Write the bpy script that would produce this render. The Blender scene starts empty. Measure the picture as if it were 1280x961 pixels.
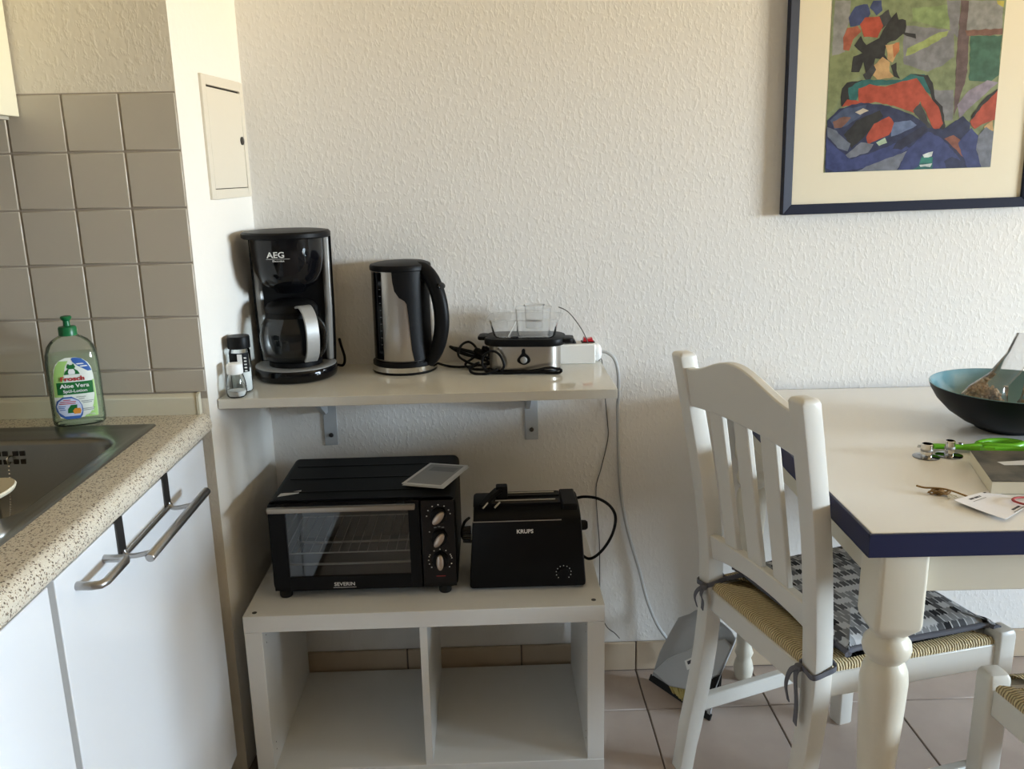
import bpy, bmesh, math, random
from mathutils import Vector, Matrix
PI = math.pi
R = math.radians
random.seed(7)
SC = bpy.context.scene
COL = SC.collection
# ------------------------------------------------------------------ camera
cam = bpy.data.cameras.new('camera')
cam.sensor_fit = 'HORIZONTAL'
cam.sensor_width = 36.0
cam.lens = 1089.44 / 1280 * 36.0
cam.clip_start = 0.02
cam_o = bpy.data.objects.new('camera', cam)
COL.objects.link(cam_o)
_F = Vector((0.02375442, 0.97062643, -0.23941609))
_R = Vector((0.99937021, -0.02936997, -0.01991433))
_U = Vector((0.02636102, 0.23879226, 0.97071281))
cam_o.matrix_world = Matrix(((_R.x, _U.x, -_F.x, 0.0), (_R.y, _U.y, -_F.y, -2.1052), (_R.z, _U.z, -_F.z, 1.3224), (0, 0, 0, 1)))
SC.camera = cam_o
# ------------------------------------------------------------------ sky, daylight, exposure
SC.view_settings.view_transform = 'Standard'
SC.view_settings.look = 'None'
SC.view_settings.exposure = 1.84
SC.view_settings.gamma = 1.0
SC.view_settings.use_curve_mapping = False
SKY = 34.0
w = bpy.data.worlds.new('world')
SC.world = w
w.use_nodes = True
nt = w.node_tree
nt.nodes.clear()
tc = nt.nodes.new('ShaderNodeTexCoord')
sx = nt.nodes.new('ShaderNodeSeparateXYZ')
rp = nt.nodes.new('ShaderNodeValToRGB')
bg = nt.nodes.new('ShaderNodeBackground')
wo = nt.nodes.new('ShaderNodeOutputWorld')
mr = nt.nodes.new('ShaderNodeMapRange')
nt.links.new(tc.outputs['Generated'], sx.inputs[0])
nt.links.new(sx.outputs['Z'], mr.inputs[0])
mr.inputs[1].default_value = -1
mr.inputs[2].default_value = 1
nt.links.new(mr.outputs[0], rp.inputs[0])
e = rp.color_ramp.elements
e[0].position = 0.46
e[0].color = (0.90, 0.68, 0.37, 1)      # sunlit ground outside
e[1].position = 0.52
e[1].color = (0.76, 0.89, 1.06, 1)       # hazy horizon
e2 = e.new(0.75)
e2.color = (0.62, 0.78, 1.0, 1)
nt.links.new(rp.outputs[0], bg.inputs[0])
bg.inputs[1].default_value = SKY
nt.links.new(bg.outputs[0], wo.inputs[0])
WX, WY0, WY1, WZ0, WZ1 = 5.5, -3.2, -1.3, 0.95, 1.90      # window opening in the right wall
pl = bpy.data.lights.new('window_daylight', 'AREA')
pl.shape = 'RECTANGLE'
pl.size = WZ1 - WZ0
pl.size_y = WY1 - WY0
pl.cycles.is_portal = True
po = bpy.data.objects.new('window_daylight', pl)
po.location = (WX + 0.10, (WY0 + WY1) / 2, (WZ0 + WZ1) / 2)
po.rotation_euler = (0, PI / 2, 0)
COL.objects.link(po)


# ------------------------------------------------------------------ mesh helpers
class MB:
    """Collects shapes for ONE mesh object."""
    def __init__(s):
        s.v, s.f, s.m = [], [], []

    def add(s, vs, fs, mi=0):
        o = len(s.v)
        s.v += [tuple(p) for p in vs]
        s.f += [[i + o for i in q] for q in fs]
        s.m += [mi] * len(fs)
        return s

    def box(s, x0, y0, z0, x1, y1, z1, mi=0):
        vs = [(x0, y0, z0), (x1, y0, z0), (x1, y1, z0), (x0, y1, z0), (x0, y0, z1), (x1, y0, z1), (x1, y1, z1), (x0, y1, z1)]
        return s.add(vs, [(3, 2, 1, 0), (4, 5, 6, 7), (0, 1, 5, 4), (1, 2, 6, 5), (2, 3, 7, 6), (3, 0, 4, 7)], mi)

    def rings(s, rs, cap0=True, cap1=True, loop=False, mi=0):
        n = len(rs[0])
        vs = [p for r in rs for p in r]
        fs = []
        k = len(rs)
        for i in range(k if loop else k - 1):
            j2 = (i + 1) % k
            for j in range(n):
                fs.append((i * n + j, i * n + (j + 1) % n, j2 * n + (j + 1) % n, j2 * n + j))
        if not loop:
            if cap0:
                fs.append(tuple(range(n - 1, -1, -1)))
            if cap1:
                fs.append(tuple((k - 1) * n + j for j in range(n)))
        return s.add(vs, fs, mi)

    def tube(s, pts, r, n=10, mi=0, loop=False, up=None, caps=True):
        """r: radius, list of radii, or (side, up) half axes of an elliptical section."""
        P = [Vector(p) for p in pts]
        k = len(P)
        T = []
        for i in range(k):
            if loop:
                t = P[(i + 1) % k] - P[i - 1]
            else:
                t = P[min(i + 1, k - 1)] - P[max(i - 1, 0)]
            T.append(t.normalized())
        a = Vector(up) if up else (Vector((0, 0, 1)) if abs(T[0].z) < .9 else Vector((1, 0, 0)))
        rs = []
        for i in range(k):
            a = a if not up else Vector(up)
            a = a - T[i] * a.dot(T[i])
            a.normalize()
            b = T[i].cross(a)
            ri = r[i] if isinstance(r, list) else r
            ra, rb = ri if isinstance(ri, tuple) else (ri, ri)
            rs.append([P[i] + b * (ra * math.cos(2 * PI * j / n)) + a * (rb * math.sin(2 * PI * j / n)) for j in range(n)])
        return s.rings(rs, caps, caps, loop, mi)

    def ribbon(s, pts, wid, th, up, mi=0):
        """rectangular section: width along up, thickness across."""
        P = [Vector(p) for p in pts]
        k = len(P)
        rs = []
        for i in range(k):
            t = (P[min(i + 1, k - 1)] - P[max(i - 1, 0)]).normalized()
            a = Vector(up)
            a = (a - t * a.dot(t)).normalized()
            b = t.cross(a)
            rs.append([P[i] + a * (wid / 2 * p) + b * (th / 2 * q) for p, q in ((-1, -1), (1, -1), (1, 1), (-1, 1))])
        return s.rings(rs, mi=mi)

    def lathe(s, prof, n=32, c=(0, 0, 0), mi=0, sx=1.0, sy=1.0, axis='z', loop=False):
        rs = []
        for (r, z) in prof:
            ring = []
            for j in range(n):
                a = 2 * PI * j / n
                p = (r * math.cos(a) * sx, r * math.sin(a) * sy, z)
                if axis == 'x':
                    p = (p[2], p[0], p[1])
                elif axis == 'y':
                    p = (p[1], p[2], p[0])
                ring.append((p[0] + c[0], p[1] + c[1], p[2] + c[2]))
            rs.append(ring)
        return s.rings(rs, not loop, not loop, loop, mi)

    def prism(s, poly, axis, a, b, mi=0):
        def P(p, t):
            return (p[0], p[1], t) if axis == 'z' else ((p[0], t, p[1]) if axis == 'y' else (t, p[0], p[1]))
        return s.rings([[P(p, a) for p in poly], [P(p, b) for p in poly]], mi=mi)

    def rbox(s, w_, d, z0, z1, r, c=(0, 0), n=6, mi=0, e=0.0):
        """rounded-corner plan box, optional rounded top/bottom edge e."""
        def ring(k, z):
            return [(x + c[0], y + c[1], z) for x, y in rrect(w_ - 2 * k, d - 2 * k, max(r - k, .0005), n)]
        if e:
            rs = [ring(e, z0), ring(e * .3, z0 + e * .3), ring(0, z0 + e), ring(0, z1 - e), ring(e * .3, z1 - e * .3), ring(e, z1)]
        else:
            rs = [ring(0, z0), ring(0, z1)]
        return s.rings(rs, mi=mi)


def rrect(w_, d, r, n=6):
    out = []
    for cx, cy, a0 in ((w_ / 2 - r, d / 2 - r, 0), (-w_ / 2 + r, d / 2 - r, 90), (-w_ / 2 + r, -d / 2 + r, 180), (w_ / 2 - r, -d / 2 + r, 270)):
        for i in range(n + 1):
            a = R(a0 + 90 * i / n)
            out.append((cx + r * math.cos(a), cy + r * math.sin(a)))
    return out


def cr(pts, n=6, loop=False):
    """smooth path through points"""
    P = [Vector(p) for p in pts]
    k = len(P)
    out = []
    for i in range(k if loop else k - 1):
        g = (lambda j: P[j % k]) if loop else (lambda j: P[max(0, min(k - 1, j))])
        a, b, c, d = g(i - 1), g(i), g(i + 1), g(i + 2)
        for q in range(n):
            t = q / n
            out.append(.5 * ((2 * b) + (c - a) * t + (2 * a - 5 * b + 4 * c - d) * t * t + (3 * b - a - 3 * c + d) * t ** 3))
    if not loop:
        out.append(P[-1])
    return out


def obj(name, mb, mat, parent=None, bevel=0.0, angle=38, label=None, seg=2):
    me = bpy.data.meshes.new(name)
    me.from_pydata(mb.v, [], mb.f)
    mats = mat if isinstance(mat, (list, tuple)) else [mat]
    for m in mats:
        me.materials.append(m)
    for p, mi in zip(me.polygons, mb.m):
        p.material_index = mi
    bm = bmesh.new()
    bm.from_mesh(me)
    bmesh.ops.remove_doubles(bm, verts=bm.verts, dist=1e-6)
    bmesh.ops.dissolve_degenerate(bm, dist=1e-7, edges=bm.edges)
    bmesh.ops.recalc_face_normals(bm, faces=bm.faces)
    for f in bm.faces:
        f.smooth = True
    bm.to_mesh(me)
    bm.free()
    me.set_sharp_from_angle(angle=R(angle))
    o = bpy.data.objects.new(name, me)
    COL.objects.link(o)
    if parent:
        o.parent = parent
    if bevel:
        b = o.modifiers.new('bevel', 'BEVEL')
        b.width = bevel
        b.segments = seg
        b.limit_method = 'ANGLE'
        b.angle_limit = R(40)
        b.harden_normals = False
    if label:
        o['label'] = label
    return o


def tag(o, label, cat, group=None):
    o['label'] = label
    o['category'] = cat
    if group:
        o['group'] = group
    return o


def thing(name, label, cat, loc=(0, 0, 0), rz=0.0, group=None):
    o = bpy.data.objects.new(name, None)
    o.empty_display_size = .05
    COL.objects.link(o)
    o.location = loc
    o.rotation_euler = (0, 0, rz)
    return tag(o, label, cat, group)


def struct(name, mb, mat, parent=None, **k):
    o = obj(name, mb, mat, parent, **k)
    o['kind'] = 'structure'
    return o


def text(name, body, size, m_, parent, loc, rot=(PI / 2, 0, 0), align='CENTER', ext=0.0002, sx=1.0, shear=0.0, bold=0.0):
    c = bpy.data.curves.new(name, 'FONT')
    c.body = body
    c.size = size
    c.align_x = align
    c.align_y = 'CENTER'
    c.extrude = ext
    c.shear = shear
    c.offset = bold
    c.resolution_u = 3
    c.materials.append(m_)
    tmp = bpy.data.objects.new(name, c)
    COL.objects.link(tmp)
    bpy.context.view_layer.update()
    me = bpy.data.meshes.new_from_object(tmp.evaluated_get(bpy.context.evaluated_depsgraph_get()))
    bpy.data.objects.remove(tmp)
    bpy.data.curves.remove(c)
    me.name = name
    if not me.materials:
        me.materials.append(m_)
    o = bpy.data.objects.new(name, me)
    COL.objects.link(o)
    o['kind'] = 'stuff'
    o.parent = parent
    o.location = loc
    o.rotation_euler = rot
    o.scale = (sx, 1, 1)
    return o


# ------------------------------------------------------------------ materials
def mat(name, col, rough=.5, metal=0.0, coat=0.0, bump=None, spec=None, vary=None, trans=0.0, ior=1.45, aniso=None, sub=0.0):
    """bump = (scale, strength, distance[, (sx,sy,sz)]); vary = (scale, colour2)"""
    m = bpy.data.materials.new(name)
    m.use_nodes = True
    t = m.node_tree
    b = t.nodes['Principled BSDF']
    b.inputs['Base Color'].default_value = (*col, 1)
    b.inputs['Roughness'].default_value = rough
    b.inputs['Metallic'].default_value = metal
    b.inputs['Coat Weight'].default_value = coat
    b.inputs['Transmission Weight'].default_value = trans
    b.inputs['IOR'].default_value = ior
    if spec is not None:
        b.inputs['Specular IOR Level'].default_value = spec
    if bump or vary:
        c = t.nodes.new('ShaderNodeTexCoord')
        mp = t.nodes.new('ShaderNodeMapping')
        t.links.new(c.outputs['Object'], mp.inputs[0])
    if bump:
        if len(bump) > 3:
            mp.inputs['Scale'].default_value = bump[3]
        n = t.nodes.new('ShaderNodeTexNoise')
        n.inputs['Scale'].default_value = bump[0]
        n.inputs['Detail'].default_value = 4
        t.links.new(mp.outputs[0], n.inputs['Vector'])
        bp = t.nodes.new('ShaderNodeBump')
        bp.inputs['Strength'].default_value = bump[1]
        bp.inputs['Distance'].default_value = bump[2]
        t.links.new(n.outputs['Fac'], bp.inputs['Height'])
        t.links.new(bp.outputs[0], b.inputs['Normal'])
    if vary:
        n2 = t.nodes.new('ShaderNodeTexNoise')
        n2.inputs['Scale'].default_value = vary[0]
        n2.inputs['Detail'].default_value = 5
        t.links.new(c.outputs['Object'], n2.inputs['Vector'])
        rm = t.nodes.new('ShaderNodeValToRGB')
        rm.color_ramp.elements[0].position = .35
        rm.color_ramp.elements[0].color = (*col, 1)
        rm.color_ramp.elements[1].position = .65
        rm.color_ramp.elements[1].color = (*vary[1], 1)
        t.links.new(n2.outputs['Fac'], rm.inputs[0])
        t.links.new(rm.outputs[0], b.inputs['Base Color'])
    return m


def clear(name, tint=(1, 1, 1), gloss=1.0, rough=.02, ior=1.45, haze=0.0, hazecol=(.9, .9, .9)):
    """thin clear pane: tinted see-through + fresnel reflection (+ a little milky haze)"""
    m = bpy.data.materials.new(name)
    m.use_nodes = True
    t = m.node_tree
    t.nodes.clear()
    out = t.nodes.new('ShaderNodeOutputMaterial')
    tr = t.nodes.new('ShaderNodeBsdfTransparent')
    tr.inputs[0].default_value = (*tint, 1)
    gl = t.nodes.new('ShaderNodeBsdfGlossy')
    gl.inputs['Roughness'].default_value = rough
    gl.inputs['Color'].default_value = (gloss, gloss, gloss, 1)
    fr = t.nodes.new('ShaderNodeFresnel')
    fr.inputs[0].default_value = ior
    mx = t.nodes.new('ShaderNodeMixShader')
    t.links.new(fr.outputs[0], mx.inputs[0])
    last = tr
    if haze:
        df = t.nodes.new('ShaderNodeBsdfDiffuse')
        df.inputs[0].default_value = (*hazecol, 1)
        m2 = t.nodes.new('ShaderNodeMixShader')
        m2.inputs[0].default_value = haze
        t.links.new(tr.outputs[0], m2.inputs[1])
        t.links.new(df.outputs[0], m2.inputs[2])
        last = m2
    t.links.new(last.outputs[0], mx.inputs[1])
    t.links.new(gl.outputs[0], mx.inputs[2])
    t.links.new(mx.outputs[0], out.inputs[0])
    return m


def plaster(name, col, k=1.0):
    m = bpy.data.materials.new(name)
    m.use_nodes = True
    t = m.node_tree
    b = t.nodes['Principled BSDF']
    b.inputs['Base Color'].default_value = (*col, 1)
    b.inputs['Roughness'].default_value = .85
    b.inputs['Specular IOR Level'].default_value = .25
    c = t.nodes.new('ShaderNodeTexCoord')
    mp = t.nodes.new('ShaderNodeMapping')
    mp.inputs['Scale'].default_value = (1.0, 1.0, 0.62)
    t.links.new(c.outputs['Object'], mp.inputs[0])
    n = t.nodes.new('ShaderNodeTexNoise')
    n.inputs['Scale'].default_value = 105
    n.inputs['Detail'].default_value = 2
    n.inputs['Distortion'].default_value = .15
    t.links.new(mp.outputs[0], n.inputs['Vector'])
    v = t.nodes.new('ShaderNodeTexVoronoi')
    v.inputs['Scale'].default_value = 95
    t.links.new(mp.outputs[0], v.inputs['Vector'])
    r1 = t.nodes.new('ShaderNodeMapRange')
    r1.inputs[1].default_value = .50
    r1.inputs[2].default_value = .72
    t.links.new(n.outputs['Fac'], r1.inputs[0])
    mu = t.nodes.new('ShaderNodeMath')
    mu.operation = 'MULTIPLY_ADD'
    t.links.new(v.outputs['Distance'], mu.inputs[0])
    mu.inputs[1].default_value = -.35
    t.links.new(r1.outputs[0], mu.inputs[2])
    bp = t.nodes.new('ShaderNodeBump')
    bp.inputs['Strength'].default_value = .17 * k
    bp.inputs['Distance'].default_value = .004
    t.links.new(mu.outputs[0], bp.inputs['Height'])
    t.links.new(bp.outputs[0], b.inputs['Normal'])
    return m


def speckle(name):
    m = mat(name, (.62, .56, .45), .35)
    t = m.node_tree
    b = t.nodes['Principled BSDF']
    c = t.nodes.new('ShaderNodeTexCoord')
    col = None
    for sc, pos, cc in ((270, .21, (.13, .09, .055)), (330, .18, (.36, .26, .17)), (420, .16, (.84, .79, .70))):
        v = t.nodes.new('ShaderNodeTexVoronoi')
        v.inputs['Scale'].default_value = sc
        t.links.new(c.outputs['Object'], v.inputs['Vector'])
        nz = t.nodes.new('ShaderNodeTexWhiteNoise')
        t.links.new(v.outputs['Position'], nz.inputs['Vector'])
        mu = t.nodes.new('ShaderNodeMath')
        mu.operation = 'MULTIPLY'
        t.links.new(nz.outputs['Value'], mu.inputs[0])
        mu.inputs[1].default_value = pos * 2.4
        lt = t.nodes.new('ShaderNodeMath')
        lt.operation = 'LESS_THAN'
        t.links.new(v.outputs['Distance'], lt.inputs[0])
        t.links.new(mu.outputs[0], lt.inputs[1])
        mx = t.nodes.new('ShaderNodeMix')
        mx.data_type = 'RGBA'
        t.links.new(lt.outputs[0], mx.inputs[0])
        if col is None:
            mx.inputs[6].default_value = (.70, .635, .515, 1)
        else:
            t.links.new(col, mx.inputs[6])
        mx.inputs[7].default_value = (*cc, 1)
        col = mx.outputs[2]
    t.links.new(col, b.inputs['Base Color'])
    return m


def strands(name, axis):
    """rush strands running across the given axis (0 = x, 1 = y) of the seat"""
    m = mat(name, (.55, .42, .20), .6)
    t = m.node_tree
    b = t.nodes['Principled BSDF']
    c = t.nodes.new('ShaderNodeTexCoord')
    wv = t.nodes.new('ShaderNodeTexWave')
    wv.bands_direction = 'XYZ'[axis]
    wv.inputs['Scale'].default_value = 55
    wv.inputs['Distortion'].default_value = 2.6
    wv.inputs['Detail'].default_value = 2
    wv.inputs['Detail Scale'].default_value = 1.5
    t.links.new(c.outputs['Object'], wv.inputs['Vector'])
    rm = t.nodes.new('ShaderNodeValToRGB')
    rm.color_ramp.elements[0].color = (.22, .15, .06, 1)
    rm.color_ramp.elements[1].color = (.72, .58, .33, 1)
    rm.color_ramp.elements[1].position = .6
    t.links.new(wv.outputs['Fac'], rm.inputs[0])
    t.links.new(rm.outputs[0], b.inputs['Base Color'])
    bp = t.nodes.new('ShaderNodeBump')
    bp.inputs['Strength'].default_value = .8
    bp.inputs['Distance'].default_value = .003
    t.links.new(wv.outputs['Fac'], bp.inputs['Height'])
    t.links.new(bp.outputs[0], b.inputs['Normal'])
    return m


def cats_print(name):
    """rows of interlocking cat heads in greys: staggered cells with zigzag tops"""
    m = mat(name, (.5, .5, .5), .9)
    t = m.node_tree
    b = t.nodes['Principled BSDF']
    c = t.nodes.new('ShaderNodeTexCoord')
    s = t.nodes.new('ShaderNodeSeparateXYZ')
    t.links.new(c.outputs['Object'], s.inputs[0])

    def M(op, a, b_=None, c_=None):
        n = t.nodes.new('ShaderNodeMath')
        n.operation = op
        for i, q in enumerate((a, b_, c_)):
            if q is None:
                continue
            if isinstance(q, (int, float)):
                n.inputs[i].default_value = q
            else:
                t.links.new(q, n.inputs[i])
        return n.outputs[0]
    CW, CH = .0165, .0195
    u = M('DIVIDE', s.outputs['X'], CW)
    v = M('DIVIDE', s.outputs['Y'], CH)
    ear = M('MULTIPLY', M('PINGPONG', M('ADD', u, .25), .25), 1.0)      # two ears per head
    v2 = M('SUBTRACT', v, ear)
    row = M('FLOOR', v2)
    odd = M('MULTIPLY', M('MODULO', M('ADD', row, 1000), 2.0), .5)
    u2 = M('ADD', u, odd)
    colm = M('FLOOR', u2)
    cb = t.nodes.new('ShaderNodeCombineXYZ')
    t.links.new(colm, cb.inputs[0])
    t.links.new(row, cb.inputs[1])
    wn = t.nodes.new('ShaderNodeTexWhiteNoise')
    t.links.new(cb.outputs[0], wn.inputs['Vector'])
    rm = t.nodes.new('ShaderNodeValToRGB')
    rm.color_ramp.interpolation = 'CONSTANT'
    el = rm.color_ramp.elements
    el[0].color = (.012, .012, .014, 1)
    el[1].position = .22
    el[1].color = (.10, .10, .105, 1)
    for p, g in ((.5, .28), (.72, .62)):
        q = el.new(p)
        q.color = (g, g, g, 1)
    # every second row is the light one, as on the print
    lite = M('ADD', M('MULTIPLY_ADD', wn.outputs['Value'], .62, .08), M('MULTIPLY', odd, .66))
    seam = M('LESS_THAN', M('FRACT', u2), .15)
    lite = M('ADD', lite, M('MULTIPLY', seam, .45))
    t.links.new(lite, rm.inputs[0])
    t.links.new(rm.outputs[0], b.inputs['Base Color'])
    return m


M_WALL = plaster('textured wall paint', (.82, .79, .745))
M_WALL_T = plaster('textured wall paint above tiles', (.76, .70, .595))
M_SMOOTH = mat('smooth wall paint', (.86, .825, .76), .8, bump=(60, .25, .0025))
M_CEIL = mat('ceiling paint', (.70, .67, .62), .9)
M_TAUPE = mat('low bounce taupe wall', (.30, .285, .265), .9)  # unseen walls, tone kept dark to cut light bounced into the room
M_TILE = mat('grey wall tile glaze', (.53, .475, .39), .22, spec=.4, bump=(7, .05, .002))
M_GROUT = mat('tile grout', (.36, .31, .255), .9, bump=(300, .3, .001))
M_FTILE = mat('rosy floor tile', (.40, .315, .262), .42, vary=(6, (.46, .37, .31)), bump=(40, .06, .001))
M_SKIRT = mat('beige skirting tile', (.50, .39, .275), .4, vary=(9, (.55, .44, .32)))
M_FGROUT = mat('floor grout', (.16, .12, .095), .9)
M_WHITE = mat('white laminate', (.72, .705, .665), .33, spec=.4)
M_SHELF = mat('gloss white board', (.69, .67, .60), .07, spec=.55)
M_DOOR = mat('white cabinet door', (.80, .815, .835), .13, spec=.6)
M_CARC = mat('cabinet carcass', (.50, .47, .40), .5)
M_CREAM = mat('cream cabinet front', (.88, .84, .66), .4)
M_STRIP = mat('cream upstand strip', (.72, .68, .54), .35)
M_SPECK = speckle('speckled worktop')
M_STEEL = mat('brushed steel', (.50, .47, .43), .30, 1.0, bump=(40, .06, .0006, (1, 1, 14)))
M_SINK = mat('sink steel', (.30, .30, .28), .30, 1.0)
M_CHROME = mat('chrome', (.75, .74, .72), .08, 1.0)
M_HANDLE = mat('handle steel', (.42, .41, .40), .28, 1.0)
M_DARKST = mat('dark strap steel', (.09, .085, .08), .3, .8)
M_SILVER = mat('silver painted plastic', (.36, .355, .34), .38, .25)
M_BLACK = mat('gloss black plastic', (.004, .004, .005), .09, spec=.38)
M_SATIN = mat('satin black plastic', (.006, .006, .0065), .42, spec=.16)
M_MATT = mat('matt black rubber', (.010, .010, .010), .55, spec=.3)
M_OVEN = mat('black enamel sheet', (.006, .0065, .007), .48, spec=.10)
M_CAV = mat('oven lining', (.20, .20, .195), .35, .7)
M_WIRE = mat('oven wire', (.5, .48, .44), .3, .9)
M_BRONZE = mat('bronze handle bar', (.34, .30, .25), .34, .9)
M_KNOB = mat('champagne knob', (.50, .41, .34), .35, .8)
M_MARK = mat('pale print', (.72, .72, .70), .6)
M_REDMARK = mat('red print', (.35, .03, .03), .6)
M_BRACKET = mat('grey bracket paint', (.52, .54, .55), .4, .0)
M_WPLAST = mat('white plastic', (.80, .78, .73), .35)
M_GCABLE = mat('pale grey cable', (.52, .52, .51), .5)
M_TCABLE = mat('thin brown cable', (.09, .08, .07), .5)
M_REDSW = mat('red rocker switch', (.55, .02, .03), .25, coat=.4)
M_PAINT = mat('white chair paint', (.70, .675, .615), .32, spec=.45, bump=(14, .04, .002))
M_TCREAM = mat('cream table paint', (.74, .69, .57), .35, spec=.45)
M_TTOP = mat('white table top', (.80, .785, .75), .22, spec=.5)
M_NAVY = mat('navy edge', (.010, .016, .065), .35)
M_FRAME = mat('navy frame wood', (.018, .024, .048), .5, spec=.25, bump=(30, .1, .001, (1, 1, .1)))
M_MATBD = mat('cream mat board', (.82, .745, .58), .8)
M_RUSHX = strands('rush strands one way', 0)
M_RUSHY = strands('rush strands other way', 1)
M_CATS = cats_print('cushion print')
M_PIPE = mat('grey cushion cloth', (.13, .13, .15), .9, bump=(400, .3, .001))
M_GLASS = clear('clear glass', (.93, .95, .94))
M_OVGLASS = clear('oven door glass', (.80, .82, .81), ior=1.5)
M_CARAFE = clear('carafe glass', (.80, .81, .80), ior=1.5)
M_CLEARPL = clear('clear plastic', (.975, .975, .97), haze=.11, rough=.15, gloss=.8, ior=1.14)
M_BAG = clear('clear bag film', (.96, .96, .96), haze=.05, rough=.12, ior=1.5)
M_GREENPL = clear('green tinted bottle', (.97, .985, .965), haze=.04, hazecol=(.60, .72, .54), rough=.05)
M_SOAP = clear('pale green soap', (.945, .985, .92), haze=.13, hazecol=(.58, .74, .48), ior=1.15)
M_GCAP = mat('green cap plastic', (.008, .14, .045), .32)
M_LABEL = mat('pale label paper', (.80, .84, .76), .4)
M_LGREEN = mat('light green label', (.40, .66, .20), .4)
M_DGREEN = mat('dark green label print', (.012, .15, .035), .4)
M_LBLUE = mat('blue label print', (.045, .13, .42), .4)
M_LRED = mat('red label print', (.45, .02, .03), .4)
M_LPALE = mat('label pale blue', (.62, .68, .84), .4)
M_LOR = mat('orange label print', (.75, .30, .04), .4)
M_LWH = mat('label white', (.88, .88, .86), .4)
M_SALT = mat('white salt', (.85, .84, .82), .9)
M_PEPPER = mat('dark spice', (.02, .016, .013), .9)
M_BOWLO = mat('dark bowl enamel', (.007, .009, .013), .45, spec=.2)
M_BOWLI = mat('teal bowl enamel', (.12, .25, .29), .08, spec=.7)
M_CEREAL = mat('toasted grain', (.52, .34, .18), .7, vary=(60, (.66, .49, .30)))
M_GREEN = mat('bright green plastic', (.12, .40, .012), .35)
M_BLADE = mat('scissor blade', (.20, .20, .20), .25, 1.0)
M_PAGES = mat('cream book pages', (.66, .61, .47), .7)
M_COVER = mat('dark book cover', (.045, .045, .036), .45, spec=.25, vary=(22, (.13, .115, .09)))
M_TWINE = mat('brown twine', (.26, .15, .05), .8)
M_PAPER = mat('white card', (.82, .81, .84), .5)
M_INK = mat('dark ink', (.06, .06, .07), .7)
M_GREYINK = mat('grey print', (.20, .21, .21), .45)
M_REDRING = mat('red cord', (.38, .035, .04), .5)
M_PAN = mat('grey dustpan plastic', (.46, .465, .47), .4)
M_BRISTLE = mat('yellow bristle', (.50, .40, .14), .7)
M_DISC = mat('cream plug disc', (.74, .68, .52), .35)
M_FUSE = mat('cream metal door', (.72, .66, .55), .45)
M_GAP = mat('dark gap', (.03, .025, .02), .8)
M_STICK = mat('silver sticker', (.60, .60, .59), .6)
M_LEAF = mat('leaflet paper', (.74, .74, .73), .35)
# ------------------------------------------------------------------ the room
TY = -0.3611                       # face of the tiled wall
CZ = 2.50
fl = struct('floor', MB().box(-2.3, -6.3, -.10, WX + .1, .12, -.004), M_FGROUT)
TP, TX0, TYR = .309, .3705, -.185
_ft = {}
for i in range(-3, 5):
    for j in range(-1, 5):
        x0 = TX0 + i * TP + .002
        x1 = TX0 + (i + 1) * TP - .002
        y1 = min(TYR - j * TP - .002, -.001)
        y0 = TYR - (j + 1) * TP + .002
        if y1 - y0 < .03:
            continue
        key = round(y1 - y0, 3)
        if key not in _ft:
            o = obj('tile', MB().box(-(x1 - x0) / 2, y0 - y1, -.010, (x1 - x0) / 2, 0, 0), M_FTILE, fl, bevel=.0015, seg=1)
            _ft[key] = o
        else:
            o = _ft[key].copy()
            COL.objects.link(o)
        o.location = ((x0 + x1) / 2, y1, random.uniform(-.0004, .0004))
o = obj('tile_field', MB().box(TX0 + 5 * TP, -6.25, -.01, WX - .05, -.001, 0).box(-2.2, -6.25, -.01, TX0 + 5 * TP - .004, TYR - 5 * TP - .002, 0).box(-.60, TYR - 5 * TP + .002, -.01, TX0 - 3 * TP - .002, -.37, 0), M_FTILE, fl)
o['kind'] = 'stuff'
wb = struct('wall_back', MB().box(-.56, 0, -.05, WX + .1, .12, CZ), M_WALL)
wl = struct('wall_left', MB().prism([(-2.2, TY + .003), (-.5812, TY + .003), (-.5497, 0.0), (-.5497, .12), (-2.2, .12)], 'z', -.05, CZ), [M_WALL_T, M_SMOOTH])
for p in wl.data.polygons:
    if p.normal.x > .8:
        p.material_index = 1
struct('wall_kitchen', MB().box(-2.32, -6.3, -.05, -2.2, .12, CZ), M_TAUPE)
struct('wall_front', MB().box(-2.3, -6.32, -.05, WX + .1, -6.2, CZ), M_TAUPE)
struct('wall_right', MB().box(WX, -6.3, -.05, WX + .15, WY0, CZ).box(WX, WY1, -.05, WX + .15, .12, CZ).box(WX, WY0, -.05, WX + .15, WY1, WZ0).box(WX, WY0, WZ1, WX + .15, WY1, CZ), M_SMOOTH)
struct('ceiling', MB().box(-2.32, -6.32, CZ, WX + .16, .12, CZ + .1), M_CEIL)
win = thing('window_1', 'white framed window in the far right wall', 'window', (WX, (WY0 + WY1) / 2, WZ0))
win['kind'] = 'structure'
hw, hh = (WY1 - WY0) / 2, WZ1 - WZ0
mb = MB()
for a, b_ in ((-hw, -hw + .06), (hw - .06, hw), (-.035, .035)):
    mb.box(.03, a, 0, .09, b_, hh)
mb.box(.03, -hw, 0, .09, hw, .06).box(.03, -hw, hh - .06, .09, hw, hh)
obj('window_frame', mb, M_WPLAST, win, bevel=.004)
obj('pane', MB().box(.055, -hw + .05, .05, .061, -.03, hh - .05), M_GLASS, win)
obj('pane', MB().box(.055, .03, .05, .061, hw - .05, hh - .05), M_GLASS, win)
obj('window_sill', MB().box(-.12, -hw - .04, -.03, .03, hw + .04, 0), M_WPLAST, win, bevel=.004)
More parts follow.
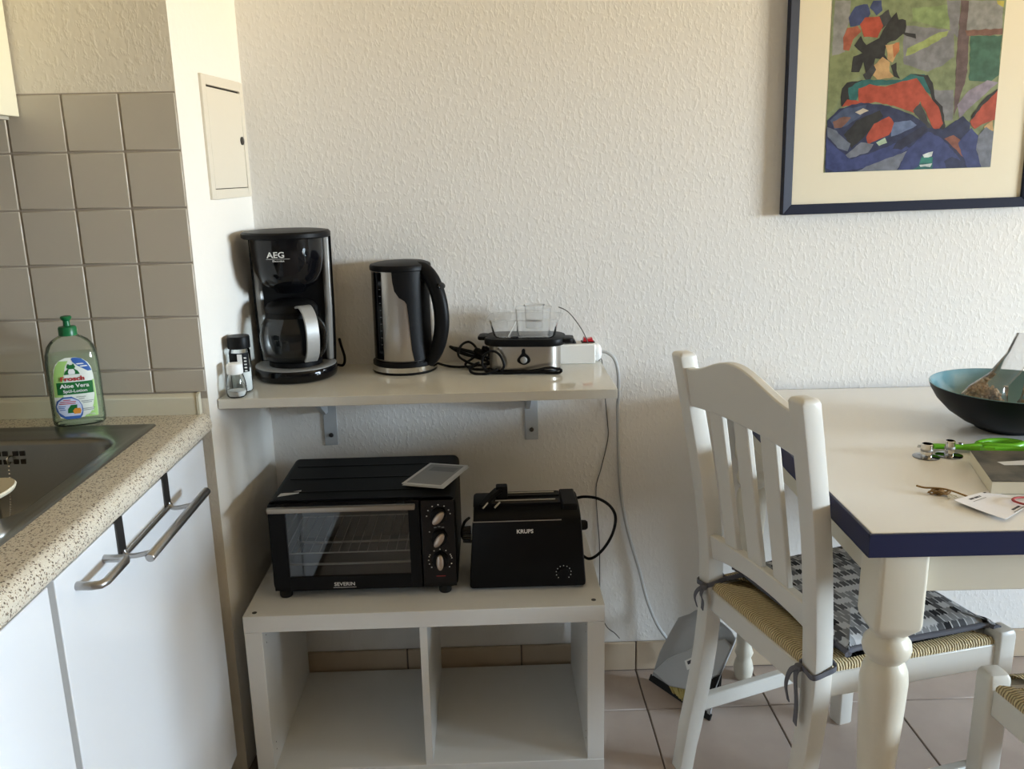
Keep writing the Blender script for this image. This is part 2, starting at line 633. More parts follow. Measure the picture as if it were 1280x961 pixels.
# tiles of the kitchen wall: 5 columns x 7 rows of single glazed tiles
TILE_P, TX, TZ0 = .107, -.5812, 1.4774
_wt = {}
for j in range(0, 6):
    for i in range(5):
        zt = TZ0 - j * TILE_P
        zb = max(zt - TILE_P, .893)
        h_ = zt - zb - .003
        k = round(h_, 3)
        if k not in _wt:
            o = obj('tile', MB().box(-.052, 0, -h_, .052, .006, 0), M_TILE, wl, bevel=.0022, seg=2)
            _wt[k] = o
        else:
            o = _wt[k].copy()
            COL.objects.link(o)
        o.location = (TX - (i + .5) * TILE_P, TY - .0005 + random.uniform(-.0004, .0004), zt - .0015)
obj('grout', MB().box(-1.2, TY + .0015, .88, TX - .0008, TY + .004, TZ0 + .001), M_GROUT, wl)
# skirting tiles at the foot of the back wall
bb = struct('baseboard_back', MB().box(-.545, -.008, 0, 2.4, -.0005, .083), M_FGROUT)
x = -.5455
xs = [-.5455, -.243, .062, .37, .678, .986, 1.294, 1.602, 1.91]
for k in range(len(xs) - 1):
    obj('tile', MB().box(xs[k] + .002, -.011, .003, xs[k + 1] - .002, -.002, .084), M_SKIRT, bb, bevel=.0018)
# ------------------------------------------------------------------ kitchen: worktop, sink, cabinets
CT, CE = .850, -.578               # worktop top and front edge
SX1, SY1, SX0, SY0 = -.657, -.446, -1.18, -1.05     # outer edge of the sink
wt = thing('worktop', 'speckled beige kitchen worktop with a rounded bright front edge around the sink', 'worktop', (CE, TY, CT))
prof = [(-.022, 0), (-.0155, -.0010), (-.0095, -.0040), (-.0045, -.0090), (-.0012, -.0150), (0, -.021), (0, -.031), (-.003, -.037), (-.010, -.040)]
sec = [(-.60, 0)] + [(SX1 - CE + .012, 0)]
px_ = [(SX1 - CE - .008, 0)] + prof + [(SX1 - CE - .008, -.040)]
mb = MB().prism(px_, 'y', -1.75, -.0005)           # front strip with rounded edge
ix = SX1 - CE - .008
mb.box(-1.02, SY1 - TY - .008, -.040, ix, -.0005, 0).box(-1.02, -1.75, -.040, ix, SY0 - TY + .008, 0).box(-1.02, SY0 - TY + .008, -.040, SX0 - CE + .008, SY1 - TY - .008, 0)
o = obj('top', mb, M_SPECK, wt)
mb = MB().prism([(-.0145, .0), (-.0145, .036), (-.010, .041), (-.0005, .043), (-.0005, 0)], 'x', -1.02, -.022)
obj('upstand', mb, M_STRIP, wt, bevel=.001)
obj('end_cap', MB().prism([(-.016, 0), (-.016, .037), (-.011, .0425), (-.0005, .0445), (-.0005, 0)], 'x', -.0215, -.0165), M_STRIP, wt, label='cream end piece closing the upstand')

sk = thing('kitchen_sink', 'stainless steel inset sink with overflow holes and chain, set in the worktop', 'sink', (SX1, SY1, CT))
W_, D_ = SX1 - SX0, SY1 - SY0
cx, cy = -W_ / 2, -D_ / 2
bw, bd, bx, by = .395, .40, -.043 - .395 / 2, -.075 - .40 / 2


def rr(w_, d, r, z, c):
    return [(x + c[0], y + c[1], z) for x, y in rrect(w_, d, r, 8)]


mb = MB()
rs = [rr(W_, D_, .006, .0, (cx, cy)), rr(W_ - .002, D_ - .002, .006, .0035, (cx, cy)), rr(W_ - .016, D_ - .016, .008, .0042, (cx, cy)),
      rr(W_ - .030, D_ - .030, .012, .0015, (cx, cy)), rr(W_ - .050, D_ - .050, .014, .0, (cx, cy)),
      rr(bw + .020, bd + .020, .065, -.0005, (bx, by)), rr(bw + .006, bd + .006, .060, -.004, (bx, by)), rr(bw, bd, .056, -.012, (bx, by)),
      rr(bw - .012, bd - .012, .054, -.120, (bx, by)), rr(bw - .05, bd - .05, .045, -.150, (bx, by)), rr(.09, .09, .0445, -.156, (bx, by)), rr(.07, .07, .0345, -.160, (bx, by))]
mb.rings(rs, False, True)
obj('basin', mb, M_SINK, sk, angle=50)
yb = by + bd / 2 - .0018
hx = -.905 - SX1 + .003
mb = MB()
for i, dx in enumerate((-.0255, -.0125, .0065, .0195)):
    for dz in (-.026, -.042):
        mb.box(hx + dx - .0045, yb - .0012, dz - .0045, hx + dx + .0045, yb + .002, dz + .0045)
o = obj('overflow_holes', mb, M_GAP, sk)
o['kind'] = 'stuff'
obj('chain_hook', MB().tube(cr([(hx - .003, yb, -.030), (hx - .003, yb - .012, -.032), (hx - .003, yb - .010, -.042), (hx - .003, yb - .004, -.042)]), .0022, 8), M_CHROME, sk)
dc = Vector((-.735 - SX1, -.905 - SY1, .030))
p0, p1 = Vector((hx - .003, yb - .010, -.040)), Vector((dc.x + .0, dc.y + .030, -.012))
mb = MB()
for k in range(44):
    t = k / 43
    p = p0.lerp(p1, t) + Vector((0, 0, -.10 * 4 * t * (1 - t) * .62))
    mb.lathe([(0, -.0017), (.0013, -.0011), (.0018, 0), (.0013, .0011), (0, .0017)], 6, p)
o = obj('ball_chain', mb, M_CHROME, sk)
o['kind'] = 'stuff'
mb = MB().lathe([(0, -.006), (.030, -.006), (.043, -.001), (.0455, .003), (.044, .0055), (.034, .004), (0, .003)], 40)
dk = obj('plug_disc', mb, M_DISC, sk, label='cream plug disc on the sink rim')
dk.location = (dc.x, dc.y, .034)
dk.rotation_euler = (R(5), R(-7), 0)
kx, ky = -.672 - SX1 - .02, -1.000 - SY1 + .02
mb = MB().lathe([(0, 0), (.026, 0), (.026, .006), (.021, .009), (.020, .022), (.017, .026), (0, .027)], 6, (kx - .012, ky, .002))
obj('drain_knob', mb, M_DARKST, sk, bevel=.0012)
mb = MB().lathe([(0, .0), (.020, .0), (.019, .035), (0, .035)], 24, (dc.x, dc.y, -.004))
obj('plug_stem', mb, M_CHROME, sk)

FX = -.5855                        # cabinet front plane


def base_cabinet(y1, y0, label, rail):
    t = thing('base_cabinet', label, 'cabinet', (FX, y1, 0), group=None)
    w_ = y1 - y0
    obj('carcass', MB().box(-.57, -.016, .10, -.021, 0, .8095).box(-.57, -w_, .10, -.021, -w_ + .016, .8095).box(-.57, -w_ + .0162, .10, -.021, -.0162, .116).box(-.57, -w_ + .0162, .1165, -.562, -.0162, .66), M_CARC, t, bevel=.001)
    obj('plinth', MB().box(-.55, -w_, .0, -.055, 0, .10), M_CARC, t)
    d = obj('door', MB().box(-.019, -w_ + .015, .072, 0, -.001, .806), M_DOOR, t, bevel=.0016)
    return t, d


CY1, CY0 = -.4035, -1.044
cab, door = base_cabinet(CY1, CY0, 'white kitchen base cabinet next to the wall corner with a bow handle', True)
ha, hb_ = -.885 - CY1, -.975 - CY1
pts = [(-.001, hb_, .771), (.022, hb_, .7705), (.032, hb_ + .004, .770), (.036, hb_ + .014, .770), (.036, ha - .010, .770), (.033, ha - .002, .770), (.026, ha, .770), (-.001, ha, .770)]
obj('handle', MB().tube(pts, (.0066, .0060), 12), M_HANDLE, door, angle=60)
cab2, door2 = base_cabinet(-1.0455, -1.70, 'white kitchen base cabinet nearest the camera below the sink', False)

tr_ = thing('over_door_towel_rail', 'grey steel towel rail hooked over the top of the cabinet door', 'towel rail', (FX, -.70, .806))
for yy in (.075, -.125):
    mb = MB().ribbon([(-.0235, yy, -.030), (-.0235, yy, .0018), (.0012, yy, .0018), (.0014, yy, -.052), (.0016, yy, -.060)], .026, .0022, (0, 1, 0))
    obj('strap', mb, M_DARKST, tr_, angle=30)
    mb = MB().tube(cr([(.003, yy, -.050), (.007, yy, -.058), (.020, yy, -.0595), (.050, yy, -.0535)]), .0042, 10)
    obj('arm', mb, M_HANDLE, tr_, angle=60)
obj('back_rod', MB().tube([(.004, -.128, -.058), (.004, .082, -.056)], .0042, 10), M_HANDLE, tr_)
obj('bar', MB().tube([(.052, -.148, -.054), (.052, -.1465, -.0535), (.052, .1335, -.0515), (.052, .135, -.0515)], [.0065, .0078, .0078, .0065], 16), M_HANDLE, tr_, angle=50)

uc = thing('wall_cabinet', 'cream kitchen wall cabinet hung above the tiles at the top left', 'cabinet', (-.874, TY, 1.437))
obj('carcass', MB().box(-.58, -.295, 0, 0, -.004, .72), M_CREAM, uc, bevel=.0015)
obj('door', MB().box(-.578, -.316, .002, -.002, -.298, .718), M_CREAM, uc, bevel=.0015)
obj('light_pelmet', MB().box(-.57, -.28, -.006, -.012, -.02, -.0003), M_CARC, uc)

# ------------------------------------------------------------------ fuse box on the niche wall
ang = math.atan2(-.5497 + .5812, .3611)           # the niche wall is a little askew
fb = thing('fuse_box', 'cream flush metal fuse box with a keyed door in the side wall', 'fuse box', (-.5497, 0, 0), -ang)
fb_ = [(-.245, 1.275), (-.008, 1.275), (-.008, 1.522), (-.245, 1.522)]
y0f, y1f, z0f, z1f = -.245, -.012, 1.274, 1.523
mb = MB()
fr = .020
mb.box(-.002, y0f, z0f, .006, y0f + fr, z1f).box(-.002, y1f - fr, z0f, .006, y1f, z1f).box(-.002, y0f + fr, z0f, .006, y1f - fr, z0f + fr).box(-.002, y0f + fr, z1f - fr, .006, y1f - fr, z1f)
obj('frame', mb, M_FUSE, fb, bevel=.0015)
obj('recess', MB().box(-.002, y0f + fr, z0f + fr, .0008, y1f - fr, z1f - fr), M_GAP, fb)
obj('door', MB().box(.001, y0f + fr + .0015, z0f + fr + .0015, .0055, y1f - fr - .0015, z1f - fr - .004), M_FUSE, fb, bevel=.0008)
lk = obj('lock', MB().lathe([(0, 0), (.009, 0), (.009, .003), (.006, .0045), (0, .0045)], 20, (.0055, -.047, 1.397), axis='x', sy=1.0), M_DARKST, fb, label='dark round lock')
obj('keyhole', MB().box(.0098, -.0478, 1.3945, .0108, -.0462, 1.3995), M_CHROME, lk)

# ------------------------------------------------------------------ wall shelf
SZ = .8655
ws = thing('wall_shelf', 'glossy white wall shelf holding the coffee maker and kettle', 'shelf', (0, 0, SZ))
obj('board', MB().prism([(-.5485, -.0005), (.268, -.0005), (.268, -.317), (-.5755, -.317)], 'z', -.021, 0), M_SHELF, ws, bevel=.0012)
for bx_ in (-.404, .0985):
    mb = MB().box(bx_ - .0165, -.0035, -.206, bx_ + .0165, -.0005, -.0215)
    mb.box(bx_ - .0165, -.20, -.0245, bx_ + .0165, -.0035, -.0215)
    mb.prism([(-.0035, -.0245), (-.0035, -.120), (-.030, -.118), (-.19, -.030), (-.19, -.0245)], 'x', bx_ - .0150, bx_ - .0035)
    bk = obj('bracket', mb, M_BRACKET, ws, bevel=.001)
    obj('screw', MB().lathe([(0, 0), (.006, 0), (.0045, -.003), (0, -.003)], 14, (bx_, -.0035, -.180), axis='y'), M_DARKST, bk)

# ------------------------------------------------------------------ cube shelf unit
KX, KYF, KW, KD, KH, KT = -.5395, -.4169, .770, .390, .415, .038
ku = thing('cube_shelf_unit', 'low white open cube shelf unit with two compartments on the floor', 'shelf unit', (KX, KYF, 0))
obj('top_panel', MB().box(0, 0, KH - KT, KW, KD, KH), M_WHITE, ku, bevel=.0012)
obj('bottom_panel', MB().box(0, 0, 0, KW, KD, KT), M_WHITE, ku, bevel=.0012)
for x0 in (0, KW - KT):
    sp_ = obj('side_panel', MB().box(x0 + .0005, .0005, KT + .0003, x0 + KT - .0005, KD, KH - KT - .0003), M_WHITE, ku, bevel=.001)
    mb = MB()
    xx = x0 + KT - .0006 if x0 == 0 else x0 + .0006
    for zz in (.355, .337, .09, .072):
        mb.lathe([(0, -.0004), (.0016, -.0004), (.0016, .0004), (0, .0004)], 8, (xx, .03, zz), axis='x')
    obj('peg_holes', mb, M_GAP, sp_)['kind'] = 'stuff'
obj('divider', MB().box(KW / 2 - .008 - .005, .001, KT, KW / 2 + .008 - .005, KD, KH - KT), M_WHITE, ku, bevel=.001)
for x0, y0 in ((.0215, .017), (KW - .0215, .026)):
    obj('bolt', MB().lathe([(0, .0), (.0052, .0), (.0052, .0006), (.003, .0009), (0, .0004)], 14, (x0, y0, KH)), M_DARKST, ku)

# ------------------------------------------------------------------ picture
pc = thing('framed_painting', 'navy framed painting of a figure in red with a blue skirt on the wall', 'painting', (.70, -.001, 1.2045), 0)
pc.rotation_euler = (0, R(-.75), 0)
PWD, PHT, FW = .598, .80, .023
mb = MB()


def frame_bar(a, b_, c, d):
    # mitred bar: outer a->b, inner d->c ; front face slopes a little inwards
    f = [(p[0], -.024, p[1]) for p in (a, b_)] + [(p[0], -.017, p[1]) for p in (c, d)]
    k = [(p[0], 0, p[1]) for p in (a, b_, c, d)]
    mb.add(f + k, [(0, 1, 2, 3), (7, 6, 5, 4), (0, 4, 5, 1), (1, 5, 6, 2), (2, 6, 7, 3), (3, 7, 4, 0)])


I0, I1, J0, J1 = FW, PWD - FW, FW, PHT - FW
for q in (((0, 0), (PWD, 0), (I1, J0), (I0, J0)), ((PWD, 0), (PWD, PHT), (I1, J1), (I1, J0)), ((PWD, PHT), (0, PHT), (I0, J1), (I1, J1)), ((0, PHT), (0, 0), (I0, J0), (I0, J1))):
    mb = MB()
    frame_bar(*q)
    obj('frame_bar', mb, M_FRAME, pc, bevel=.0012)
obj('mat_board', MB().box(I0 - .004, -.0105, J0 - .004, I1 + .004, -.002, J1 + .004), M_MATBD, pc)
PCOL = {'green': (.20, .24, .12), 'green2': (.22, .30, .12), 'lgray': (.26, .26, .25), 'ggreen': (.20, .23, .10), 'gray': (.20, .20, .215), 'ygreen': (.30, .36, .12),
        'brown': (.12, .075, .075), 'rbrown': (.19, .085, .06), 'dgreen': (.035, .12, .075), 'yellow': (.45, .38, .06), 'lilac': (.27, .23, .29), 'blue': (.035, .055, .16),
        'dgray': (.035, .035, .04), 'red': (.40, .055, .022), 'red2': (.36, .09, .045), 'black': (.010, .010, .011), 'skin': (.55, .34, .15), 'orange': (.45, .15, .05),
        'teal': (.014, .13, .125), 'navy': (.014, .022, .075), 'slate': (.05, .075, .15), 'pale': (.55, .48, .38), 'dgray2': (.13, .15, .20), 'slate2': (.13, .18, .32),
        'pale2': (.40, .52, .36), 'gray2': (.17, .185, .23), 'blue2': (.030, .045, .16), 'navy2': (.010, .013, .045), 'white': (.62, .68, .66), 'teal2': (.02, .20, .16), 'rbrown2': (.24, .08, .05)}
pmats = {k: mat('oil paint ' + k, tuple(c * .72 for c in v), .5, bump=(60, .4, .0008), vary=(55, tuple(min(1, c * 1.05 + .012) for c in v))) for k, v in PCOL.items()}
names = list(PCOL)
mlist = [pmats[k] for k in names]
PAINT = [('green', [(0.797,1.678),(1.052,1.674),(1.054,1.65),(0.965,1.644),(0.909,1.653),(0.797,1.654)]),
('green2', [(0.976,1.659),(1.079,1.666),(1.076,1.61),(0.979,1.632)]),
('lgray', [(0.797,1.678),(0.834,1.677),(0.833,1.634),(0.823,1.598),(0.829,1.566),(0.798,1.559)]),
('ggreen', [(0.795,1.559),(0.855,1.574),(0.868,1.517),(0.847,1.505),(0.827,1.477),(0.812,1.444),(0.797,1.436)]),
('gray', [(0.958,1.624),(1.076,1.61),(1.082,1.546),(1.024,1.522),(0.966,1.54)]),
('ygreen', [(0.969,1.556),(0.971,1.572),(1.033,1.603),(1.063,1.611),(1.06,1.599),(1.019,1.575)]),
('gray', [(1.052,1.674),(1.086,1.673),(1.086,1.594),(1.067,1.614)]),
('green', [(1.041,1.522),(1.082,1.554),(1.089,1.48),(1.056,1.465)]),
('brown', [(1.086,1.673),(1.11,1.673),(1.116,1.513),(1.106,1.464),(1.095,1.422),(1.088,1.554)]),
('lgray', [(1.104,1.673),(1.183,1.672),(1.188,1.609),(1.106,1.61)]),
('rbrown', [(1.102,1.61),(1.188,1.613),(1.189,1.599),(1.107,1.598)]),
('dgreen', [(1.116,1.598),(1.188,1.597),(1.191,1.512),(1.175,1.499),(1.122,1.5)]),
('yellow', [(1.168,1.672),(1.185,1.672),(1.186,1.658),(1.171,1.664)]),
('lilac', [(1.101,1.447),(1.124,1.48),(1.166,1.5),(1.191,1.495),(1.137,1.447),(1.109,1.418)]),
('gray', [(1.036,1.481),(1.089,1.48),(1.094,1.414),(1.069,1.414)]),
('blue', [(0.83,1.642),(0.843,1.665),(0.873,1.669),(0.881,1.649),(0.866,1.626),(0.836,1.622)]),
('blue', [(0.878,1.661),(0.885,1.676),(0.904,1.676),(0.908,1.656),(0.894,1.645)]),
('dgray', [(0.897,1.641),(0.921,1.658),(0.931,1.636),(0.908,1.613)]),
('red', [(0.859,1.626),(0.869,1.641),(0.901,1.643),(0.911,1.621),(0.9,1.597),(0.87,1.6)]),
('red2', [(0.821,1.598),(0.83,1.618),(0.853,1.624),(0.863,1.612),(0.845,1.594),(0.838,1.57),(0.824,1.572)]),
('black', [(0.919,1.625),(0.939,1.65),(0.946,1.636),(0.964,1.634),(0.964,1.608),(0.988,1.604),(0.989,1.594),(0.96,1.604),(0.944,1.592),(0.923,1.585),(0.92,1.561),(0.93,1.548),(0.899,1.553),(0.897,1.529),(0.88,1.521),(0.872,1.545),(0.863,1.525),(0.845,1.523),(0.849,1.558),(0.868,1.566),(0.848,1.582),(0.863,1.602),(0.876,1.582),(0.905,1.597)]),
('skin', [(0.921,1.581),(0.949,1.584),(0.954,1.572),(0.939,1.544),(0.928,1.552)]),
('orange', [(0.936,1.581),(0.953,1.588),(0.952,1.568),(0.941,1.554)]),
('skin', [(0.896,1.537),(0.916,1.557),(0.935,1.544),(0.934,1.524),(0.946,1.512),(0.908,1.506),(0.896,1.517)]),
('black', [(0.936,1.536),(0.95,1.542),(0.952,1.524),(0.96,1.507),(0.946,1.512)]),
('dgray', [(0.874,1.517),(0.896,1.541),(0.904,1.529),(0.89,1.504),(0.879,1.507)]),
('black', [(0.826,1.489),(0.838,1.501),(0.873,1.507),(0.869,1.497),(0.849,1.476),(0.84,1.452),(0.827,1.448)]),
('teal', [(0.841,1.489),(0.873,1.507),(0.964,1.505),(0.985,1.517),(1.016,1.517),(1.033,1.498),(1.035,1.473),(1.015,1.482),(0.999,1.503),(0.87,1.488),(0.863,1.46),(0.846,1.46)]),
('black', [(0.985,1.519),(1.025,1.514),(1.039,1.498),(1.047,1.461),(1.067,1.444),(1.078,1.393),(1.055,1.377),(1.041,1.39),(1.05,1.431),(1.032,1.481),(1.016,1.51)]),
('red', [(0.865,1.488),(0.891,1.496),(0.926,1.491),(0.956,1.499),(0.999,1.509),(1.028,1.473),(1.058,1.444),(1.07,1.406),(1.055,1.385),(1.033,1.423),(1.012,1.457),(1.002,1.432),(0.961,1.446),(0.907,1.457),(0.829,1.448),(0.841,1.464),(0.868,1.46)]),
('dgray', [(0.997,1.437),(1.013,1.453),(1.034,1.415),(1.059,1.381),(1.041,1.386),(1.016,1.415)]),
('navy', [(0.798,1.419),(0.825,1.444),(0.872,1.457),(0.93,1.45),(0.998,1.428),(1.036,1.398),(1.072,1.393),(1.117,1.422),(1.137,1.405),(1.136,1.371),(1.192,1.305),(0.987,1.302),(0.8,1.296),(0.796,1.386)]),
('slate', [(0.805,1.419),(0.834,1.444),(0.886,1.451),(0.879,1.43),(0.837,1.402),(0.815,1.398)]),
('rbrown', [(0.81,1.415),(0.835,1.427),(0.853,1.423),(0.832,1.402),(0.815,1.402)]),
('black', [(0.838,1.385),(0.866,1.418),(0.918,1.438),(0.927,1.425),(0.879,1.372),(0.858,1.355)]),
('pale', [(0.861,1.435),(0.88,1.443),(0.893,1.438),(0.874,1.43)]),
('dgray2', [(0.797,1.403),(0.82,1.394),(0.855,1.364),(0.85,1.347),(0.827,1.356),(0.801,1.382)]),
('red', [(0.891,1.38),(0.907,1.409),(0.941,1.425),(0.96,1.404),(0.944,1.383),(0.897,1.363)]),
('slate2', [(0.955,1.412),(0.994,1.416),(1.009,1.403),(0.966,1.383),(0.949,1.379)]),
('pale2', [(0.917,1.367),(0.936,1.377),(0.943,1.366),(0.924,1.358)]),
('gray2', [(0.846,1.339),(0.879,1.368),(0.91,1.363),(0.899,1.346),(0.851,1.33)]),
('blue2', [(0.799,1.378),(0.827,1.352),(0.86,1.33),(0.916,1.346),(0.968,1.366),(0.996,1.353),(0.941,1.315),(0.884,1.308),(0.822,1.301),(0.801,1.31)]),
('navy2', [(0.956,1.353),(0.967,1.37),(1.026,1.403),(1.036,1.394),(1.007,1.369),(0.978,1.349)]),
('gray2', [(0.897,1.312),(0.996,1.348),(0.969,1.302),(0.875,1.3)]),
('blue2', [(0.973,1.302),(0.992,1.349),(1.036,1.39),(1.074,1.372),(1.124,1.32),(1.107,1.304)]),
('teal', [(1.022,1.31),(1.028,1.335),(1.056,1.33),(1.054,1.303),(1.009,1.301)]),
('white', [(1.028,1.337),(1.054,1.344),(1.051,1.332),(1.036,1.329)]),
('white', [(1.024,1.314),(1.055,1.317),(1.051,1.309),(1.026,1.309)]),
('teal2', [(1.027,1.331),(1.053,1.331),(1.051,1.318),(1.026,1.317)]),
('navy', [(1.083,1.321),(1.1,1.332),(1.124,1.32),(1.121,1.303),(1.089,1.304)]),
('navy', [(1.064,1.377),(1.08,1.397),(1.1,1.414),(1.127,1.413),(1.131,1.38),(1.095,1.376)]),
('rbrown2', [(1.078,1.372),(1.099,1.38),(1.128,1.359),(1.139,1.32),(1.122,1.333)]),
('blue2', [(1.11,1.363),(1.138,1.396),(1.157,1.379),(1.158,1.337),(1.174,1.307),(1.139,1.305)]),
('red', [(1.134,1.409),(1.159,1.446),(1.193,1.479),(1.194,1.412),(1.163,1.404),(1.147,1.392)]),
('black', [(1.135,1.422),(1.162,1.459),(1.193,1.483),(1.193,1.477),(1.159,1.444),(1.138,1.413)]),
('skin', [(1.169,1.396),(1.187,1.412),(1.192,1.387),(1.179,1.383)]),
('gray2', [(1.157,1.379),(1.173,1.396),(1.194,1.387),(1.194,1.305),(1.172,1.307),(1.157,1.345)])]
mb = MB()
mb.box(.798 - .70, -.0112, .0945, 1.196 - .70, -.0104, .70, names.index('green'))
ca, sa = math.cos(R(.75)), math.sin(R(.75))


def pl_(x, z):
    x, z = x - .70, z - 1.2045
    return (x * ca + z * sa, -x * sa + z * ca)


for k, (n_, poly) in enumerate(PAINT):
    pp = [pl_(*q) for q in poly]
    # ragged brush-stroke outline
    sm = []
    rj = random.Random(k)
    for i_ in range(len(pp)):
        a_, c_ = Vector(pp[i_]), Vector(pp[(i_ + 1) % len(pp)])
        nn = max(1, int((c_ - a_).length / .009))
        for q_ in range(nn):
            p_ = a_.lerp(c_, q_ / nn)
            sm.append((p_.x + rj.uniform(-.0013, .0013), p_.y + rj.uniform(-.0013, .0013)))
    sm = [(min(max(a, .0985), .4955), max(b_, .095)) for a, b_ in sm]
    y = -.0113 - .000012 * k
    mb.add([(a, y, b_) for a, b_ in sm], [tuple(range(len(sm)))], names.index(n_))
cv = obj('canvas', mb, mlist, pc, label='painted canvas: figure in red, flowered hat, blue patterned skirt')

# ------------------------------------------------------------------ table
TT = .776
tb = thing('dining_table', 'white dining table with a navy edge and turned cream legs', 'table', (.567, -.896, 0), R(-1.3))
TL, TD = 1.50, .885
obj('tabletop', MB().box(.004, .004, TT - .038, TL - .004, TD - .004, TT), M_TTOP, tb, bevel=.0015)
mb = MB()
for q in ((0, 0, TL, .0045), (0, TD - .0045, TL, TD), (0, .0045, .0045, TD - .0045), (TL - .0045, .0045, TL, TD - .0045)):
    mb.box(q[0], q[1], TT - .039, q[2], q[3], TT - .0008)
obj('edge_band', mb, M_NAVY, tb, bevel=.0008)
lx, ly = .062, .046
mb = MB()
for nm, q in (('front', (lx + .036, .036, TL - lx - .036, .058)), ('back', (lx + .036, TD - .058, TL - lx - .036, TD - .036)), ('left', (.042, ly + .036, .064, TD - ly - .036)), ('right', (TL - .064, ly + .036, TL - .042, TD - ly - .036))):
    obj('apron', MB().box(q[0], q[1], TT - .115 if nm in ('front', 'back') else TT - .115, q[2], q[3], TT - .0385), M_TCREAM, tb, bevel=.0012)
legprof = [(.0, 0), (.020, 0), (.024, .012), (.026, .03), (.022, .05), (.018, .06), (.024, .075), (.019, .09), (.020, .11), (.0265, .27), (.0325, .385), (.0365, .465), (.0378, .500), (.0355, .520), (.030, .533), (.0265, .538),
           (.0285, .542), (.0355, .549), (.0385, .560), (.0365, .572), (.0295, .581), (.0275, .586), (.0295, .591), (.031, .597), (0, .597)]
for ax, ay in ((lx, ly), (TL - lx, ly), (TL - lx, TD - ly), (lx, TD - ly)):
    lg = obj('leg', MB().lathe(legprof, 32, (ax, ay, 0)), M_TCREAM, tb, angle=60)
    q = .0385
    rs = []
    for k_, z in ((.55, .583), (.80, .594), (.97, .606), (1.0, .614), (1.0, TT - .0385)):
        rs.append([(ax + x * 1.0, ay + y, z) for x, y in rrect(2 * q * k_, 2 * q * k_, .008 if k_ > .9 else q * k_ * .6, 4)])
    obj('leg_block', MB().rings(rs), M_TCREAM, lg, angle=40)
